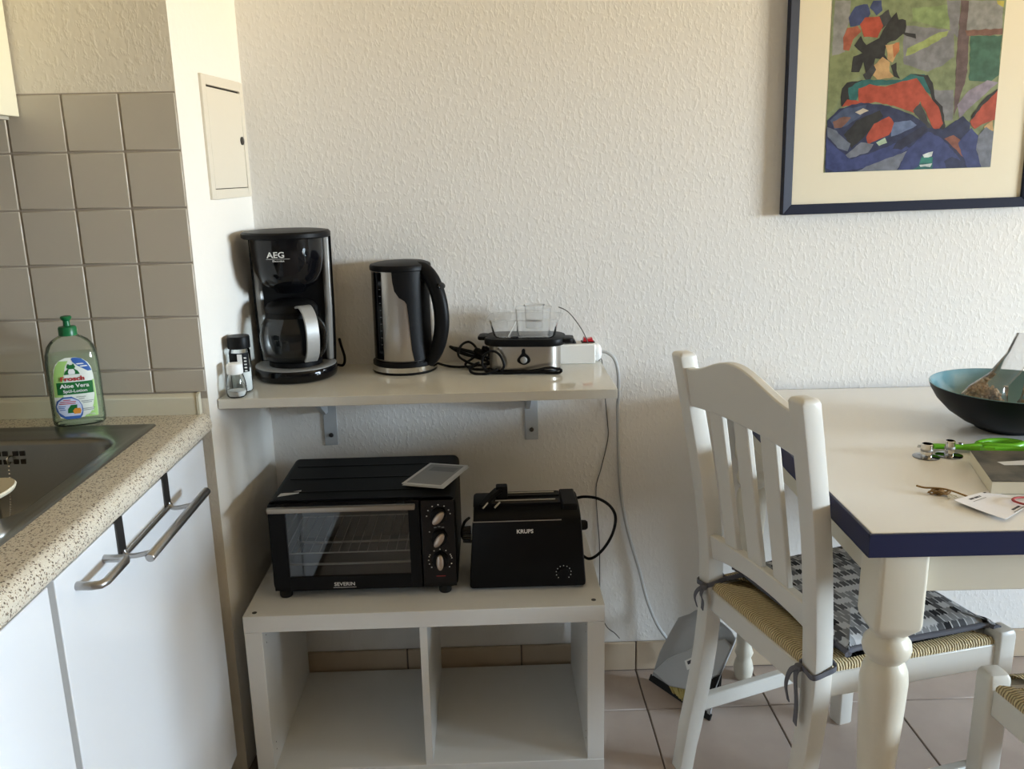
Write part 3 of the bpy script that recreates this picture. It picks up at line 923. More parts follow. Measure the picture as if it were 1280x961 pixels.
# ------------------------------------------------------------------ chairs
def chair(label, loc, rz):
    t = thing('dining_chair', label, 'chair', loc, rz, 'white rush seat chairs at the table')
    wr, wf, wtp, d, hs, hb, rx, rb = .181, .205, .196, .390, .440, .951, .072, .056
    for s in (1, -1):
        zs = [(0, -rb, wr), (.10, -.040, wr), (.25, -.014, wr), (.38, -.001, wr), (.46, 0, wr), (.56, -.006, wr), (.70, -.024, wr + .006), (.85, -.052, wr + .012), (hb, -rx, wtp)]
        pts = [(x, s * y, z) for z, x, y in zs]
        rs = []
        for i, p in enumerate(cr(pts, 3)):
            f = 1.0 if p.z > .08 else .93
            hx_, hy_ = .0185 * f, .0205 * f
            rs.append([(p.x + a, p.y + b_, p.z) for a, b_ in rrect(2 * hx_, 2 * hy_, .004, 2)])
        top = rs[-1]
        c_ = Vector((sum(p[0] for p in top) / len(top), sum(p[1] for p in top) / len(top), 0))
        for k_, dz in ((.96, .003), (.82, .007), (.5, .0085)):
            rs.append([(c_.x + (p[0] - c_.x) * k_, c_.y + (p[1] - c_.y) * k_, hb + dz) for p in top])
        obj('rear_post', MB().rings(rs), M_PAINT, t, angle=42)
        # front leg
        rs = []
        for z, k_ in ((0, .86), (.003, .93), (.30, .98), (.455, 1.0), (.462, .95), (.467, .8), (.4685, .45)):
            rs.append([(d + a, s * wf + b_, z) for a, b_ in rrect(.041 * k_, .041 * k_, .006 * k_, 3)])
        obj('front_leg', MB().rings(rs), M_PAINT, t, angle=42)
    # back: crest rail, slats, lower rail (all follow the rake)
    def bx(z):
        return -.006 - (z - .56) * (rx - .008) / (hb - .56) - .002

    def rail(z0f, z1f, n=14, half=.180, th=.020):
        mb = MB()
        rs = []
        for i in range(n + 1):
            u = -1 + 2 * i / n
            y = u * half
            zb, zt = z0f(u), z1f(u)
            rs.append([(bx(zb) - th / 2, y, zb), (bx(zb) + th / 2, y, zb), (bx(zt) + th / 2, y, zt), (bx(zt) - th / 2, y, zt)])
        return mb.rings(rs)
    crest_t = lambda u: .930 + .044 * .5 * (1 + math.cos(PI * min(1, abs(u))))
    crest_b = lambda u: .848 + .012 * (1 - u * u)
    obj('crest_rail', rail(crest_t, crest_b, 24, .181), M_PAINT, t, bevel=.003, angle=50)
    low_t = lambda u: .566 + .010 * (1 - u * u)
    low_b = lambda u: .510 + .022 * (1 - u * u)
    obj('lower_back_rail', rail(low_b, low_t, 16, .168), M_PAINT, t, bevel=.003, angle=50)
    for y in (-.084, 0, .084):
        rs = []
        for z in (.560, .66, .76, .860):
            k_ = .023
            yy = y * (1 + (z - .56) * .10)
            rs.append([(bx(z) + a, yy + b_, z) for a, b_ in ((-.006, -k_), (.006, -k_), (.006, k_), (-.006, k_))])
        obj('slat', MB().rings(rs), M_PAINT, t, bevel=.0025)
    # seat rails
    def bar(name, p0, p1, hz, th, b_=.003):
        mb = MB().ribbon([p0, p1], hz, th, (0, 0, 1))
        return obj(name, mb, M_PAINT, t, bevel=b_)
    bar('seat_rail', (0, -wr + .018, hs - .024), (0, wr - .018, hs - .024), .048, .024)
    bar('seat_rail', (d, -wf + .018, hs - .022), (d, wf - .018, hs - .022), .048, .024)
    for s in (1, -1):
        bar('seat_rail', (.016, s * wr, hs - .022), (d - .018, s * wf, hs - .022), .050, .024)
        bar('stretcher', (-.034, s * (wr), .155), (d - .016, s * wf, .165), .036, .020)
    # rush seat: four triangles meeting in the middle
    ix0, ix1 = .006, d - .004
    co = [(ix0 - .014, -wr + .020), (ix0 - .014, wr - .020), (ix1 + .012, wf - .020), (ix1 + .012, -wf + .020)]
    side = [(.018, -wr - .010), (.018, wr + .010), (d - .022, wf + .010), (d - .022, -wf - .010)]
    z0, z1 = hs + .0025, hs + .017
    cxm = d / 2
    mb = MB()
    vs = []

    def tri(pa, pb, mi):
        n = 10
        out = []
        for i in range(n + 1):
            t_ = i / n
            a = Vector((pa[0] + (pb[0] - pa[0]) * t_, pa[1] + (pb[1] - pa[1]) * t_, 0))
            c_ = Vector((cxm + (a.x - cxm) * .06, a.y * .06, 0))
            rr_ = []
            for q, z in ((0, z0 - .012), (.0, z0 + .006), (.02, z1 - .002), (.08, z1 + .001), (.4, z1 - .003), (1, z1 - .007)):
                p = a.lerp(c_, q)
                rr_.append((p.x, p.y, z))
            out.append(rr_)
        for i in range(n):
            for j in range(5):
                mb.add([out[i][j], out[i + 1][j], out[i + 1][j + 1], out[i][j + 1]], [(0, 1, 2, 3)], mi)
    tri(co[0], co[1], 1)
    tri(co[2], co[3], 1)
    tri(side[1], side[2], 0)
    tri(side[3], side[0], 0)
    mb.add([(.02, -.17, z0), (.02, .17, z0), (d - .02, .19, z0), (d - .02, -.19, z0)], [(0, 1, 2, 3)], 1)
    obj('rush_seat', mb, [M_RUSHX, M_RUSHY], t, angle=60)
    return t


CH = (.515, -.561, 0)
chair('white wooden slat back chair with a cat print cushion, at the end of the table', CH, .286)
chair('white wooden rush seat chair without cushion at the bottom right corner under the table front', (.854 + .205 * math.cos(.06) + .40 * math.sin(.06) * 1.0, -.765 - .40, 0), R(90) + .06)

cu = thing('seat_cushion', 'flat seat cushion printed with grey, black and white cats, grey edge, tied to the chair', 'cushion', CH, .286)
hz = .4575


def cush_outline(k):
    base = [(.066, -.160), (.066, .160), (.090, .172), (.360, .186), (.372, .174), (.372, -.174), (.360, -.186), (.090, -.172)]
    cxm, cym = .215, 0
    sm = cr([(cxm + (a - cxm) * k, b_ * k, 0) for a, b_ in base], 4, True)
    return [(p.x, p.y) for p in sm]


mb = MB()
rs = []
for k_, z in ((1.0, hz + .002), (1.01, hz + .010), (.985, hz + .017), (.95, hz + .0225), (.8, hz + .027), (.45, hz + .0285), (.05, hz + .0285)):
    rs.append([(a, b_, z + .0012 * math.sin(a * 60) * math.sin(b_ * 50) * (1 if k_ < .96 else 0)) for a, b_ in cush_outline(k_)])
cp = obj('pad', MB().rings(rs), M_CATS, cu, angle=80)
o = obj('piping', MB().tube([(a, b_, hz + .010) for a, b_ in cush_outline(1.012)], .0055, 8, loop=True), M_PIPE, cu)
for s in (1, -1):
    y = s * .181
    loop_ = cr([(.076, s * .150, hz + .010), (.045, s * .152, hz + .008), (.022, y - s * .024, hz + .004), (-.004, y - s * .0235, hz - .002), (-.0215, y - s * .020, hz - .006), (-.0222, y, hz - .010), (-.0215, y + s * .0195, hz - .012), (0, y + s * .0235, hz - .006), (.022, y + s * .0235, hz + .002), (.0245, y, hz + .006), (.022, y - s * .024, hz + .005), (.050, s * .150, hz + .010), (.078, s * .146, hz + .012)], 4)
    obj('tie', MB().ribbon(loop_, .010, .0025, (0, 0, 1)), M_PIPE, cu)
    kn = (-.0265, y - s * .016, hz - .010)
    obj('knot', MB().lathe([(0, -.008), (.007, -.005), (.009, 0), (.007, .005), (0, .008)], 10, kn), M_PIPE, cu)
    L1, L2 = (.075, .105) if s < 0 else (.052, .045)
    obj('tie_end', MB().ribbon(cr([kn, (-.034, kn[1] + .012, kn[2] - .012), (-.036, kn[1] + .020, kn[2] - L1 * .6), (-.033, kn[1] + .014, kn[2] - L1)]), .013, .002, (.3, 1, 0)), M_PIPE, cu)
    obj('tie_end', MB().ribbon(cr([kn, (-.035, kn[1] - .004, kn[2] - .014), (-.034, kn[1] - .010, kn[2] - L2 * .6), (-.036, kn[1] - .012, kn[2] - L2)]), .016, .002, (.3, 1, 0)), M_PIPE, cu)

# ------------------------------------------------------------------ coffee maker
Z = SZ
cm = thing('coffee_maker', 'black and silver filter coffee maker with a glass jug on the wall shelf', 'coffee maker', (-.452, -.111, Z), 0)
obj('base', MB().lathe([(0, 0), (.086, 0), (.0915, .004), (.0935, .010), (.0935, .026), (.092, .028), (0, .028)], 56), M_BLACK, cm)
obj('base_plate', MB().lathe([(0, .0283), (.0915, .0283), (.0915, .0298), (.089, .0312), (.064, .0312), (.062, .0300), (0, .0300)], 56), M_SILVER, cm)
obj('hot_plate', MB().lathe([(0, .0302), (.060, .0302), (.060, .0400), (.057, .0415), (0, .0415)], 40), M_SATIN, cm)


def half_loft(mb, secs):
    mb.rings(secs)
    return mb


# rear housing with the water tank
hs_ = []
for z, k_ in ((.028, .93), (.05, .95), (.15, .98), (.318, 1.0)):
    hs_.append([(x * k_, y, z) for x, y in [(-.094, .030), (-.090, .055), (-.070, .080), (-.03, .092), (.03, .092), (.070, .080), (.090, .055), (.094, .030)]])
obj('housing', MB().rings(hs_), M_SATIN, cm)
for s in (-1, 1):
    rs = []
    for z, k_ in ((.0315, .93), (.15, .98), (.3175, 1.0)):
        xo, xi = s * .0885 * k_, s * .0705 * k_
        rs.append([(xi, .036, z), (xi, .029, z), (s * .078 * k_, .022, z), (xo, .026, z), (xo, .036, z)])
    obj('side_panel', MB().rings(rs), M_SILVER, cm, bevel=.003, label='silver side panel')
rs = []
for z, ax, ay, yc in ((.3185, .0795, .088, 0), (.300, .0800, .0875, 0), (.270, .0785, .085, 0), (.245, .074, .080, .001), (.225, .066, .069, .003), (.212, .054, .056, .005), (.206, .040, .042, .006), (.196, .032, .034, .006)):
    rs.append([(ax * math.cos(2 * PI * j / 40), yc + ay * math.sin(2 * PI * j / 40) * (1 if math.sin(2 * PI * j / 40) < 0 else .35), z) for j in range(40)])
fh = obj('filter_holder', MB().rings(rs), M_BLACK, cm, angle=50)
text('lettering', 'AEG', .0175, M_MARK, cm, (-.006, -.0872, .287), bold=.0003, sx=1.15)
text('lettering', 'Electrolux', .0062, M_MARK, cm, (-.001, -.0868, .2745))
obj('lettering_line', MB().box(-.027, -.0873, .2785, .024, -.0865, .2791), M_MARK, cm)
rs = []
for k_, z in ((.96, .319), (1.0, .322), (1.0, .330), (.96, .334), (.8, .336), (.3, .3365)):
    rs.append([(.0985 * k_ * math.cos(2 * PI * j / 48), .001 + .094 * k_ * math.sin(2 * PI * j / 48), z) for j in range(48)])
obj('lid', MB().rings(rs), M_SATIN, cm)
obj('power_cord', MB().tube(cr([(.074, .070, .012), (.098, .055, .010), (.104, .052, .030), (.096, .062, .056), (.090, .078, .070)]), .0032, 8), M_SATIN, cm)
jug = bpy.data.objects.new('jug', None)
jx, jy = .0, -.004
prof = [(0, .0422), (.056, .0422), (.063, .0455), (.0695, .056), (.0740, .071), (.0755, .087), (.0755, .104), (.0710, .121), (.0640, .135), (.0575, .144), (.0550, .152)]
bpy.data.objects.remove(jug)
jg = obj('jug', MB().rings([[(jx + r_ * math.cos(2 * PI * j / 48), jy + r_ * math.sin(2 * PI * j / 48), z) for j in range(48)] for r_, z in prof[1:]], True, False), M_CARAFE, cm, angle=80, label='clear glass jug')
obj('jug_band', MB().lathe([(.0560, .142), (.0590, .142), (.0590, .153), (.0560, .153)], 40, (jx, jy, 0), loop=True), M_SATIN, jg)
obj('jug_lid', MB().lathe([(0, .1535), (.0590, .1535), (.0590, .162), (.052, .172), (.034, .180), (0, .181)], 36, (jx, jy, 0)), M_SATIN, jg)
dx, dy = math.cos(R(-54)), math.sin(R(-54))
hp = cr([(.048, .166), (.072, .170), (.094, .152), (.1035, .122), (.1035, .092), (.097, .066), (.084, .049)], 5)
obj('jug_handle', MB().ribbon([(jx + dx * p.x, jy + dy * p.x, p.y) for p in hp], .031, .005, (-dy, dx, 0)), M_SILVER, jg, bevel=.0015, label='silver strap handle')
hp2 = cr([(.052, .162), (.072, .162), (.088, .147), (.0960, .120), (.0960, .092), (.090, .068), (.076, .052)], 5)
obj('jug_handle_core', MB().ribbon([(jx + dx * p.x, jy + dy * p.x, p.y) for p in hp2], .022, .010, (-dy, dx, 0)), M_BLACK, jg, bevel=.002)
# ------------------------------------------------------------------ kettle
ke = thing('kettle', 'tall brushed steel kettle with a black handle beside the coffee maker', 'kettle', (-.204, -.068, Z), 0)
obj('base', MB().lathe([(0, 0), (.075, 0), (.0765, .003), (.0765, .006), (0, .006)], 48), M_SATIN, ke)
obj('base_ring', MB().lathe([(0, .0061), (.0768, .0061), (.0768, .0175), (.075, .0185), (0, .0185)], 48), M_CHROME, ke)
obj('base_top', MB().lathe([(0, .0187), (.0745, .0187), (.0745, .026), (.066, .030), (0, .030)], 48), M_SATIN, ke)
obj('body', MB().lathe([(0, .0302), (.0675, .0302), (.0690, .034), (.0685, .12), (.0672, .237), (0, .237)], 64), mat('kettle steel', (.46, .43, .395), .34, 1.0, bump=(60, .03, .0004, (1, 1, 12))), ke)
rs = [[((r_ * math.cos(2 * PI * j / 48)), r_ * math.sin(2 * PI * j / 48), z + .010 * (.5 + .5 * math.cos(2 * PI * j / 48)) * f) for j in range(48)] for r_, z, f in ((.0680, .2372, 0), (.0712, .239, 0), (.0712, .247, .0), (.069, .251, .05), (.055, .2545, .2), (.02, .2565, .25))]
obj('lid', MB().rings(rs), M_SATIN, ke)
# black strips on the body: water window side and handle side


def sector(angs, off, n=10):
    mb = MB()
    rs = []
    for z, a0, a1 in angs:
        r0 = .0690 - (z - .034) * .0018 / .203
        ring = [((r0 + off) * math.cos(R(a0 + (a1 - a0) * i / n)), (r0 + off) * math.sin(R(a0 + (a1 - a0) * i / n)), z) for i in range(n + 1)]
        ring += [((r0 - .002) * math.cos(R(a1 + (a0 - a1) * i / n)), (r0 - .002) * math.sin(R(a1 + (a0 - a1) * i / n)), z) for i in range(n + 1)]
        rs.append(ring)
    return mb.rings(rs)


wg = obj('water_window', sector([(.034, 172, 232), (.12, 172, 233), (.236, 172, 234)], .0012), M_BLACK, ke)
mb = MB()
for k in range(9):
    z = .07 + k * .016
    a = R(231)
    mb.box(.0695 * math.cos(a) - .0025, .0708 * math.sin(a) - .0006, z, .0695 * math.cos(a) + .001, .0708 * math.sin(a) + .0003, z + .001)
o = obj('scale_marks', mb, M_GREYINK, wg)
o['kind'] = 'stuff'
obj('handle_strip', sector([(.032, -66, -18), (.06, -70, -18), (.14, -74, -18), (.165, -76, -18), (.172, -80, -18), (.180, -90, -17), (.195, -98, -15), (.215, -101, -14), (.2375, -102, -12)], .0022, 14), M_SATIN, ke)
a = R(-30)
hx_, hy_ = math.cos(a), math.sin(a)
hp = cr([(.050, .243), (.068, .238), (.090, .212), (.105, .168), (.109, .122), (.102, .080), (.087, .046), (.068, .024)], 5)
rad = []
n_ = len(hp)
for i in range(n_):
    t = i / (n_ - 1)
    rad.append((.0175 - .003 * t, .0150 + .0035 * math.sin(PI * t)))
obj('handle', MB().tube([(hx_ * p.x, hy_ * p.x, p.y) for p in hp], rad, 14, up=(0, 0, 1) if False else None), M_SATIN, ke, angle=70)
obj('switch_button', MB().lathe([(0, 0), (.008, 0), (.008, .003), (.006, .0045), (0, .0045)], 16, (0, 0, 0), sy=1.7), M_BLACK, ke)
sb = [o_ for o_ in ke.children if o_.name.startswith('switch_button')][0]
sb.location = (hx_ * .110, hy_ * .110, .203)
sb.rotation_euler = (0, R(66), a)
# ------------------------------------------------------------------ egg cooker / steamer
st = thing('egg_cooker', 'small steel and black egg cooker topped with stacked clear plastic trays', 'egg cooker', (.082, -.098, Z), R(-7))
obj('foot', MB().rbox(.164, .098, 0, .008, .034, e=.002), M_SATIN, st)
obj('body', MB().rbox(.166, .100, .0082, .062, .035, n=10), M_STEEL, st)
obj('rim', MB().rbox(.188, .112, .0622, .080, .040, n=8, e=.004), M_SATIN, st)
obj('rim_grip', MB().rbox(.030, .05, .068, .078, .010, (.098, -.01), e=.003), M_SATIN, st)
obj('rim_grip', MB().rbox(.024, .05, .072, .081, .010, (-.098, .0), e=.003), M_SATIN, st)
kb = obj('dial_plate', MB().prism([(p.x, p.y) for p in cr([(.001, .020), (-.0125, .026), (-.0145, .033), (-.009, .041), (-.0045, .047), (-.004, .0545), (.0, .058), (.004, .0545), (.0045, .047), (.011, .041), (.0155, .033), (.0135, .026)], 4, True)], 'y', -.0535, -.0495), M_SATIN, st)
obj('dial', MB().lathe([(0, -.0535), (.008, -.0535), (.0075, -.0565), (.006, -.0575), (0, -.0575)], 20, (.0005, 0, .032), axis='y'), M_SILVER, kb)
mb = MB()


def tray(zb, zt, w0, d0, w1, d1, lip, c=(0, 0)):
    m_ = MB()
    rs = [[(x + c[0], y + c[1], z) for x, y in rrect(w_, d_, .022, 6)] for w_, d_, z in ((w0, d0, zb), (w0 + (w1 - w0) * .3, d0 + (d1 - d0) * .3, zb + (zt - zb) * .1), (w1, d1, zt), (w1 + lip, d1 + lip, zt), (w1 + lip, d1 + lip, zt - .003))]
    m_.rings(rs, True, False)
    return m_


obj('clear_tray', tray(.0805, .125, .136, .084, .162, .104, .012), M_CLEARPL, st, angle=60)
obj('clear_lid', tray(.0830, .145, .075, .060, .082, .070, .003, (.020, .004)), M_CLEARPL, st, angle=60)
obj('measuring_cup', MB().lathe([(.020, .098), (.0225, .152), (.0245, .152), (.0245, .150)], 28, (.022, .0, 0)), M_CLEARPL, st, angle=60)
obj('egg_pick', MB().box(-.030, -.040, .081, -.012, -.036, .0845), M_SATIN, st)
obj('tray_rod', MB().tube([(-.036, -.035, .083), (-.018, -.035, .118)], .0018, 6), M_LWH, st)
obj('cord', MB().tube(cr([(-.06, .052, .02), (-.085, .05, .03), (-.094, .02, .012), (-.085, -.055, .004), (-.02, -.064, .005), (.03, -.068, .012), (.06, -.066, .017), (.085, -.063, .012), (.080, -.062, .004), (.04, -.058, .004), (.0, -.058, .0035), (-.05, -.062, .0035), (-.044, -.064, .022), (-.054, -.062, .046), (-.072, -.060, .054), (-.092, -.058, .042), (-.094, -.060, .020), (-.080, -.062, .008), (-.060, -.064, .012), (-.085, -.070, .0035), (-.115, -.066, .0035), (-.125, -.054, .012), (-.105, -.05, .025), (-.115, -.02, .012)]), .0031, 8), M_SATIN, st)
# kettle cord bundle between kettle and egg cooker
kc = thing('black_cord_bundle', 'looped black power cord bundled between the kettle and the egg cooker', 'cord', (-.040, -.050, Z))
pts = [(-.095, .0, .010), (-.06, -.02, .004), (-.02, -.030, .004), (.02, -.02, .006), (.04, 0, .012), (.0, .03, .026), (-.045, .05, .034), (-.058, .045, .038), (-.03, .02, .026), (.02, -.01, .016), (.035, -.035, .010), (.0, -.045, .012),
       (-.035, -.03, .030), (-.030, -.005, .050), (-.012, .010, .056), (.004, .0, .046), (.008, -.015, .030), (-.02, -.04, .012), (.0, -.055, .0035), (.03, -.06, .0035), (.045, -.05, .010), (.02, -.03, .022), (-.02, .0, .030), (-.05, .04, .036), (-.02, .03, .030), (.02, 0, .022), (.05, -.012, .014)]
obj('cord', MB().tube(cr(pts, 6), .0030, 8), M_SATIN, kc)
obj('plug', MB().tube([(.002, -.022, .044), (.010, -.022, .038), (.030, -.026, .028)], [.006, .0095, .0075], 12), M_SATIN, kc)
obj('plug', MB().tube([(.020, -.012, .045), (.028, -.012, .042), (.044, -.016, .030)], [.0055, .0085, .0065], 12), M_SATIN, kc)
# ------------------------------------------------------------------ power strip
ps = thing('power_strip', 'white power strip with a red rocker switch at the right end of the shelf', 'power strip', (.160, -.038, Z))
obj('body', MB().box(-.12, -.027, 0, .092, .024, .048), M_WPLAST, ps, bevel=.003)
sw = obj('switch_frame', MB().box(.060, -.013, .0482, .092, .012, .0505), M_SATIN, ps, bevel=.001)
obj('rocker', MB().prism([(.063, .0505), (.089, .0505), (.086, .060), (.076, .057), (.066, .061)], 'y', -.010, .009), M_REDSW, sw, bevel=.001)
pg = obj('black_plug', MB().prism([(-.015, .0485), (.048, .0485), (.040, .062), (.0, .064), (-.015, .060)], 'y', -.018, .014), M_SATIN, ps, bevel=.003, label='black plug in the strip')
obj('end_cap', MB().lathe([(0, .0925), (.0215, .0925), (.0215, .100), (.017, .106), (.008, .109), (0, .109)], 24, (0, -.0015, .023), axis='x'), M_LWH, ps)
obj('cable', MB().tube(cr([(.107, -.002, .024), (.122, -.006, .022), (.140, -.010, .006), (.150, -.004, -.030), (.153, .006, -.085), (.154, .022, -.13), (.158, .028, -.25), (.166, .028, -.36), (.184, .028, -.46), (.215, .026, -.57), (.235, .022, -.65), (.262, .012, -.72), (.30, .0, -.775), (.34, -.012, -.820)], 6), .0042, 8), M_GCABLE, ps)
tc_ = obj('thin_cord', MB().tube(cr([(.165, -.045, 1.002), (.19, -.05, .988), (.222, -.055, .944), (.245, -.05, .890), (.262, -.035, SZ + .0025), (.274, -.010, SZ - .004), (.280, -.005, .80), (.290, -.004, .70), (.291, -.004, .655), (.275, -.004, .58), (.262, -.004, .527), (.265, -.004, .45), (.271, -.004, .37), (.272, -.006, .258), (.274, -.007, .18), (.290, -.010, .135), (.312, -.012, .115), (.325, -.014, .100)], 6), .0013, 6), M_TCABLE)
tag(tc_, 'thin brown wire running from the egg cooker down the wall', 'wire')
# ------------------------------------------------------------------ spice jar and salt shaker
sj = thing('spice_jar', 'black lidded glass spice jar standing at the left end of the shelf', 'spice jar', (-.5405, -.248, Z))
obj('glass', MB().rings([[(r_ * math.cos(2 * PI * j / 28), r_ * math.sin(2 * PI * j / 28), z) for j in range(28)] for r_, z in ((.019, .0005), (.0222, .004), (.0226, .05), (.0222, .090), (.0195, .096))], True, True), M_GLASS, sj, angle=60)
obj('contents', MB().lathe([(0, .003), (.0195, .003), (.0205, .006), (.0205, .052), (0, .054)], 20), M_SALT, sj)
obj('label', MB().rings([[(.0229 * math.cos(R(a_)), .0229 * math.sin(R(a_)), z) for a_ in range(-150, -15, 9)] + [(.0226 * math.cos(R(a_)), .0226 * math.sin(R(a_)), z) for a_ in range(-24, -160, -9)] for z in (.046, .088)]), M_SATIN, sj, label='black label with pale print')
lb = [c_ for c_ in sj.children if c_.name.startswith('label')][0]
obj('print_block', MB().box(.0005, -.0238, .060, .0105, -.0225, .086), M_LWH, lb)
for k in range(5):
    z = .048 + k * .007
    obj('print_line', MB().box(.0135, -.0205, z, .0185, -.0185, z + .0028), M_LWH, lb)
obj('lid', MB().lathe([(0, .0965), (.0235, .0965), (.0238, .098), (.0238, .119), (.0225, .1225), (0, .1235)], 32), M_SATIN, sj)
ss = thing('salt_shaker', 'little glass salt shaker with a white cap in front of the spice jar', 'salt shaker', (-.5405, -.2950, Z))
obj('glass', MB().rings([[(r_ * math.cos(2 * PI * j / 24), r_ * math.sin(2 * PI * j / 24), z) for j in range(24)] for r_, z in ((.017, .0005), (.0205, .004), (.0215, .015), (.0205, .030), (.0175, .044), (.0155, .050))], True, True), M_GLASS, ss, angle=60)
obj('salt', MB().lathe([(0, .003), (.0165, .003), (.0185, .008), (.0190, .014), (0, .0175)], 20), M_SALT, ss)
obj('cap', MB().lathe([(0, .0505), (.0165, .0505), (.0172, .053), (.0168, .068), (.0155, .0715), (.010, .0735), (0, .074)], 20), M_LWH, ss)

# ------------------------------------------------------------------ mini oven
ov = thing('mini_oven', 'black table top oven with a glass door on the cube shelf unit', 'oven', (-.286, -.345, KH))
X0, X1, OD, OZ0, OZ1 = -.202, .202, .285, .016, .2285
mb = MB()
th = .004
sect = lambda k: None


def oven_ring(k, y):
    pts = rrect((X1 - X0) - 2 * k, (OZ1 - OZ0) - 2 * k, .016 - min(k, .012), 5)
    cz = (OZ0 + OZ1) / 2
    return [((X0 + X1) / 2 + p[0], y, cz + p[1]) for p in pts]


obj('shell', MB().rings([oven_ring(0, .008), oven_ring(0, OD), oven_ring(.01, OD + .002), oven_ring(.01, OD - .004), oven_ring(.003, OD - .004), oven_ring(.003, .008)], False, False, True), M_OVEN, ov)
obj('back_panel', MB().rings([oven_ring(.0035, OD - .012), oven_ring(.0035, OD - .0045)]), M_OVEN, ov)
for k in range(3):
    y = .055 + k * .085
    obj('top_rib', MB().rbox(.36, .006, OZ1 + .0002, OZ1 + .0012, .0028, (0, y), e=.0004), M_OVEN, ov)
# cavity lining
cx0, cx1, cz0, cz1 = X0 + .016, X1 - .095, OZ0 + .020, OZ1 - .012
mb = MB().box(cx0 - .003, .010, cz0 - .003, cx1 + .003, OD - .03, cz0).box(cx0 - .003, .010, cz1, cx1 + .003, OD - .03, cz1 + .003)
mb.box(cx0 - .003, .010, cz0, cx0, OD - .03, cz1).box(cx1, .010, cz0, cx1 + .003, OD - .03, cz1).box(cx0 - .003, OD - .033, cz0 - .003, cx1 + .003, OD - .030, cz1 + .003)
obj('cavity', mb, M_CAV, ov)
rk = obj('rack', MB().tube([(cx0 + .006, .03, .095), (cx1 - .006, .03, .095), (cx1 - .006, .24, .095), (cx0 + .006, .24, .095)], .0018, 8, loop=True), M_WIRE, ov)
mb = MB()
for k in range(13):
    x_ = cx0 + .02 + k * (cx1 - cx0 - .04) / 12
    mb.tube([(x_, .03, .0955), (x_, .24, .0955)], .0011, 6)
o = obj('rack_wires', mb, M_WIRE, rk)
o['kind'] = 'stuff'
for z, y in ((.050, .07), (.050, .19), (.185, .07), (.185, .19)):
    obj('heating_rod', MB().tube(cr([(cx0 + .002, y, z + .008), (cx0 + .02, y, z), (cx1 - .02, y, z), (cx1 - .002, y, z + .008)]), .0032, 8), M_WIRE, ov)
for s in (1, -1):
    for z in (.09, .125, .16):
        xq = cx0 if s > 0 else cx1
        obj('rack_rail', MB().box(min(xq, xq + s * .005), .02, z - .004, max(xq, xq + s * .005), .245, z - .001), M_CAV, ov)
obj('hinge_arm', MB().ribbon([(cx0 + .012, .006, .060), (cx0 + .013, .010, .165)], .008, .003, (0, 1, 0)), M_CHROME, ov)
# door with window
DX0, DX1, DZ0, DZ1 = X0 + .004, X1 - .078, OZ0 + .006, OZ1 - .006
wx0, wx1, wz0, wz1 = -.164, .100, .053, .205
dr = obj('door', MB().box(DX0, -.002, DZ0, wx0, .006, DZ1).box(wx1, -.002, DZ0, DX1, .006, DZ1).box(wx0, -.002, DZ0, wx1, .006, wz0).box(wx0, -.002, wz1, wx1, .006, DZ1), M_SATIN, ov, bevel=.001)
obj('door_glass', MB().box(wx0 - .003, .001, wz0 - .003, wx1 + .003, .004, wz1 + .003), M_OVGLASS, dr)
obj('handle_bar', MB().rbox(.312, .012, .2135, .2250, .003, (-.0385, -.026), e=.002), M_BRONZE, dr, label='champagne metal handle bar')
for x_ in (-.170, .085):
    obj('handle_post', MB().box(x_ - .008, -.022, .212, x_ + .008, -.002, .223), M_SATIN, dr)
text('lettering', 'SEVERIN', .0115, M_MARK, dr, (-.046, -.0022, .034), bold=.0001, sx=1.08)
obj('lettering_line', MB().box(-.071, -.0026, .0262, -.021, -.0019, .0270), M_MARK, dr)
# control panel
cpn = obj('control_panel', MB().box(DX1 + .003, -.002, DZ0, X1 - .003, .006, DZ1), M_BLACK, ov, bevel=.001)
kx_ = (DX1 + X1) / 2 + .002
for i, (z, rt) in enumerate(((.187, 42), (.136, 34), (.084, 0))):
    k1 = obj('knob', MB().lathe([(0, 0), (.0175, 0), (.0165, -.010), (.015, -.0115), (0, -.0115)], 28, (kx_, -.002, z), axis='y'), M_SATIN, cpn)
    g_ = obj('knob_grip', MB().lathe([(0, 0), (.0175, 0), (.017, -.006), (.012, -.009), (0, -.010)], 28, (0, 0, 0), axis='y', sx=1.0, sy=1.0), M_KNOB, k1, label='champagne oval grip')
    g_.location = (kx_, -.0135, z)
    g_.scale = (.46, 1, 1)
    g_.rotation_euler = (0, R(rt), 0)
    for a_ in ([150, 120, 90, 60, 30, 10, 180] if i != 1 else [145]):
        ax_, az_ = kx_ + .0255 * math.cos(R(a_)), z + .0255 * math.sin(R(a_))
        obj('dial_mark', MB().box(ax_ - .0013, -.0026, az_ - .0010, ax_ + .0013, -.0019, az_ + .0010), M_MARK, cpn)
    if i == 2:
        for a_ in (200, 220, -20, -40, 160, 20):
            ax_, az_ = kx_ + .0255 * math.cos(R(a_)), z + .0255 * math.sin(R(a_))
            obj('dial_mark', MB().box(ax_ - .0013, -.0026, az_ - .0010, ax_ + .0013, -.0019, az_ + .0010), M_MARK, cpn)
    if i == 1:
        for a_ in (110, 90, 70):
            ax_, az_ = kx_ + .024 * math.cos(R(a_)), z + .026 * math.sin(R(a_))
            obj('dial_mark', MB().box(ax_ - .0028, -.0026, az_ - .0010, ax_ + .0028, -.0019, az_ + .0010), M_GREYINK, cpn)
obj('red_print', MB().box(kx_ - .010, -.0026, .0455, kx_ + .010, -.0019, .0470), M_REDMARK, cpn)
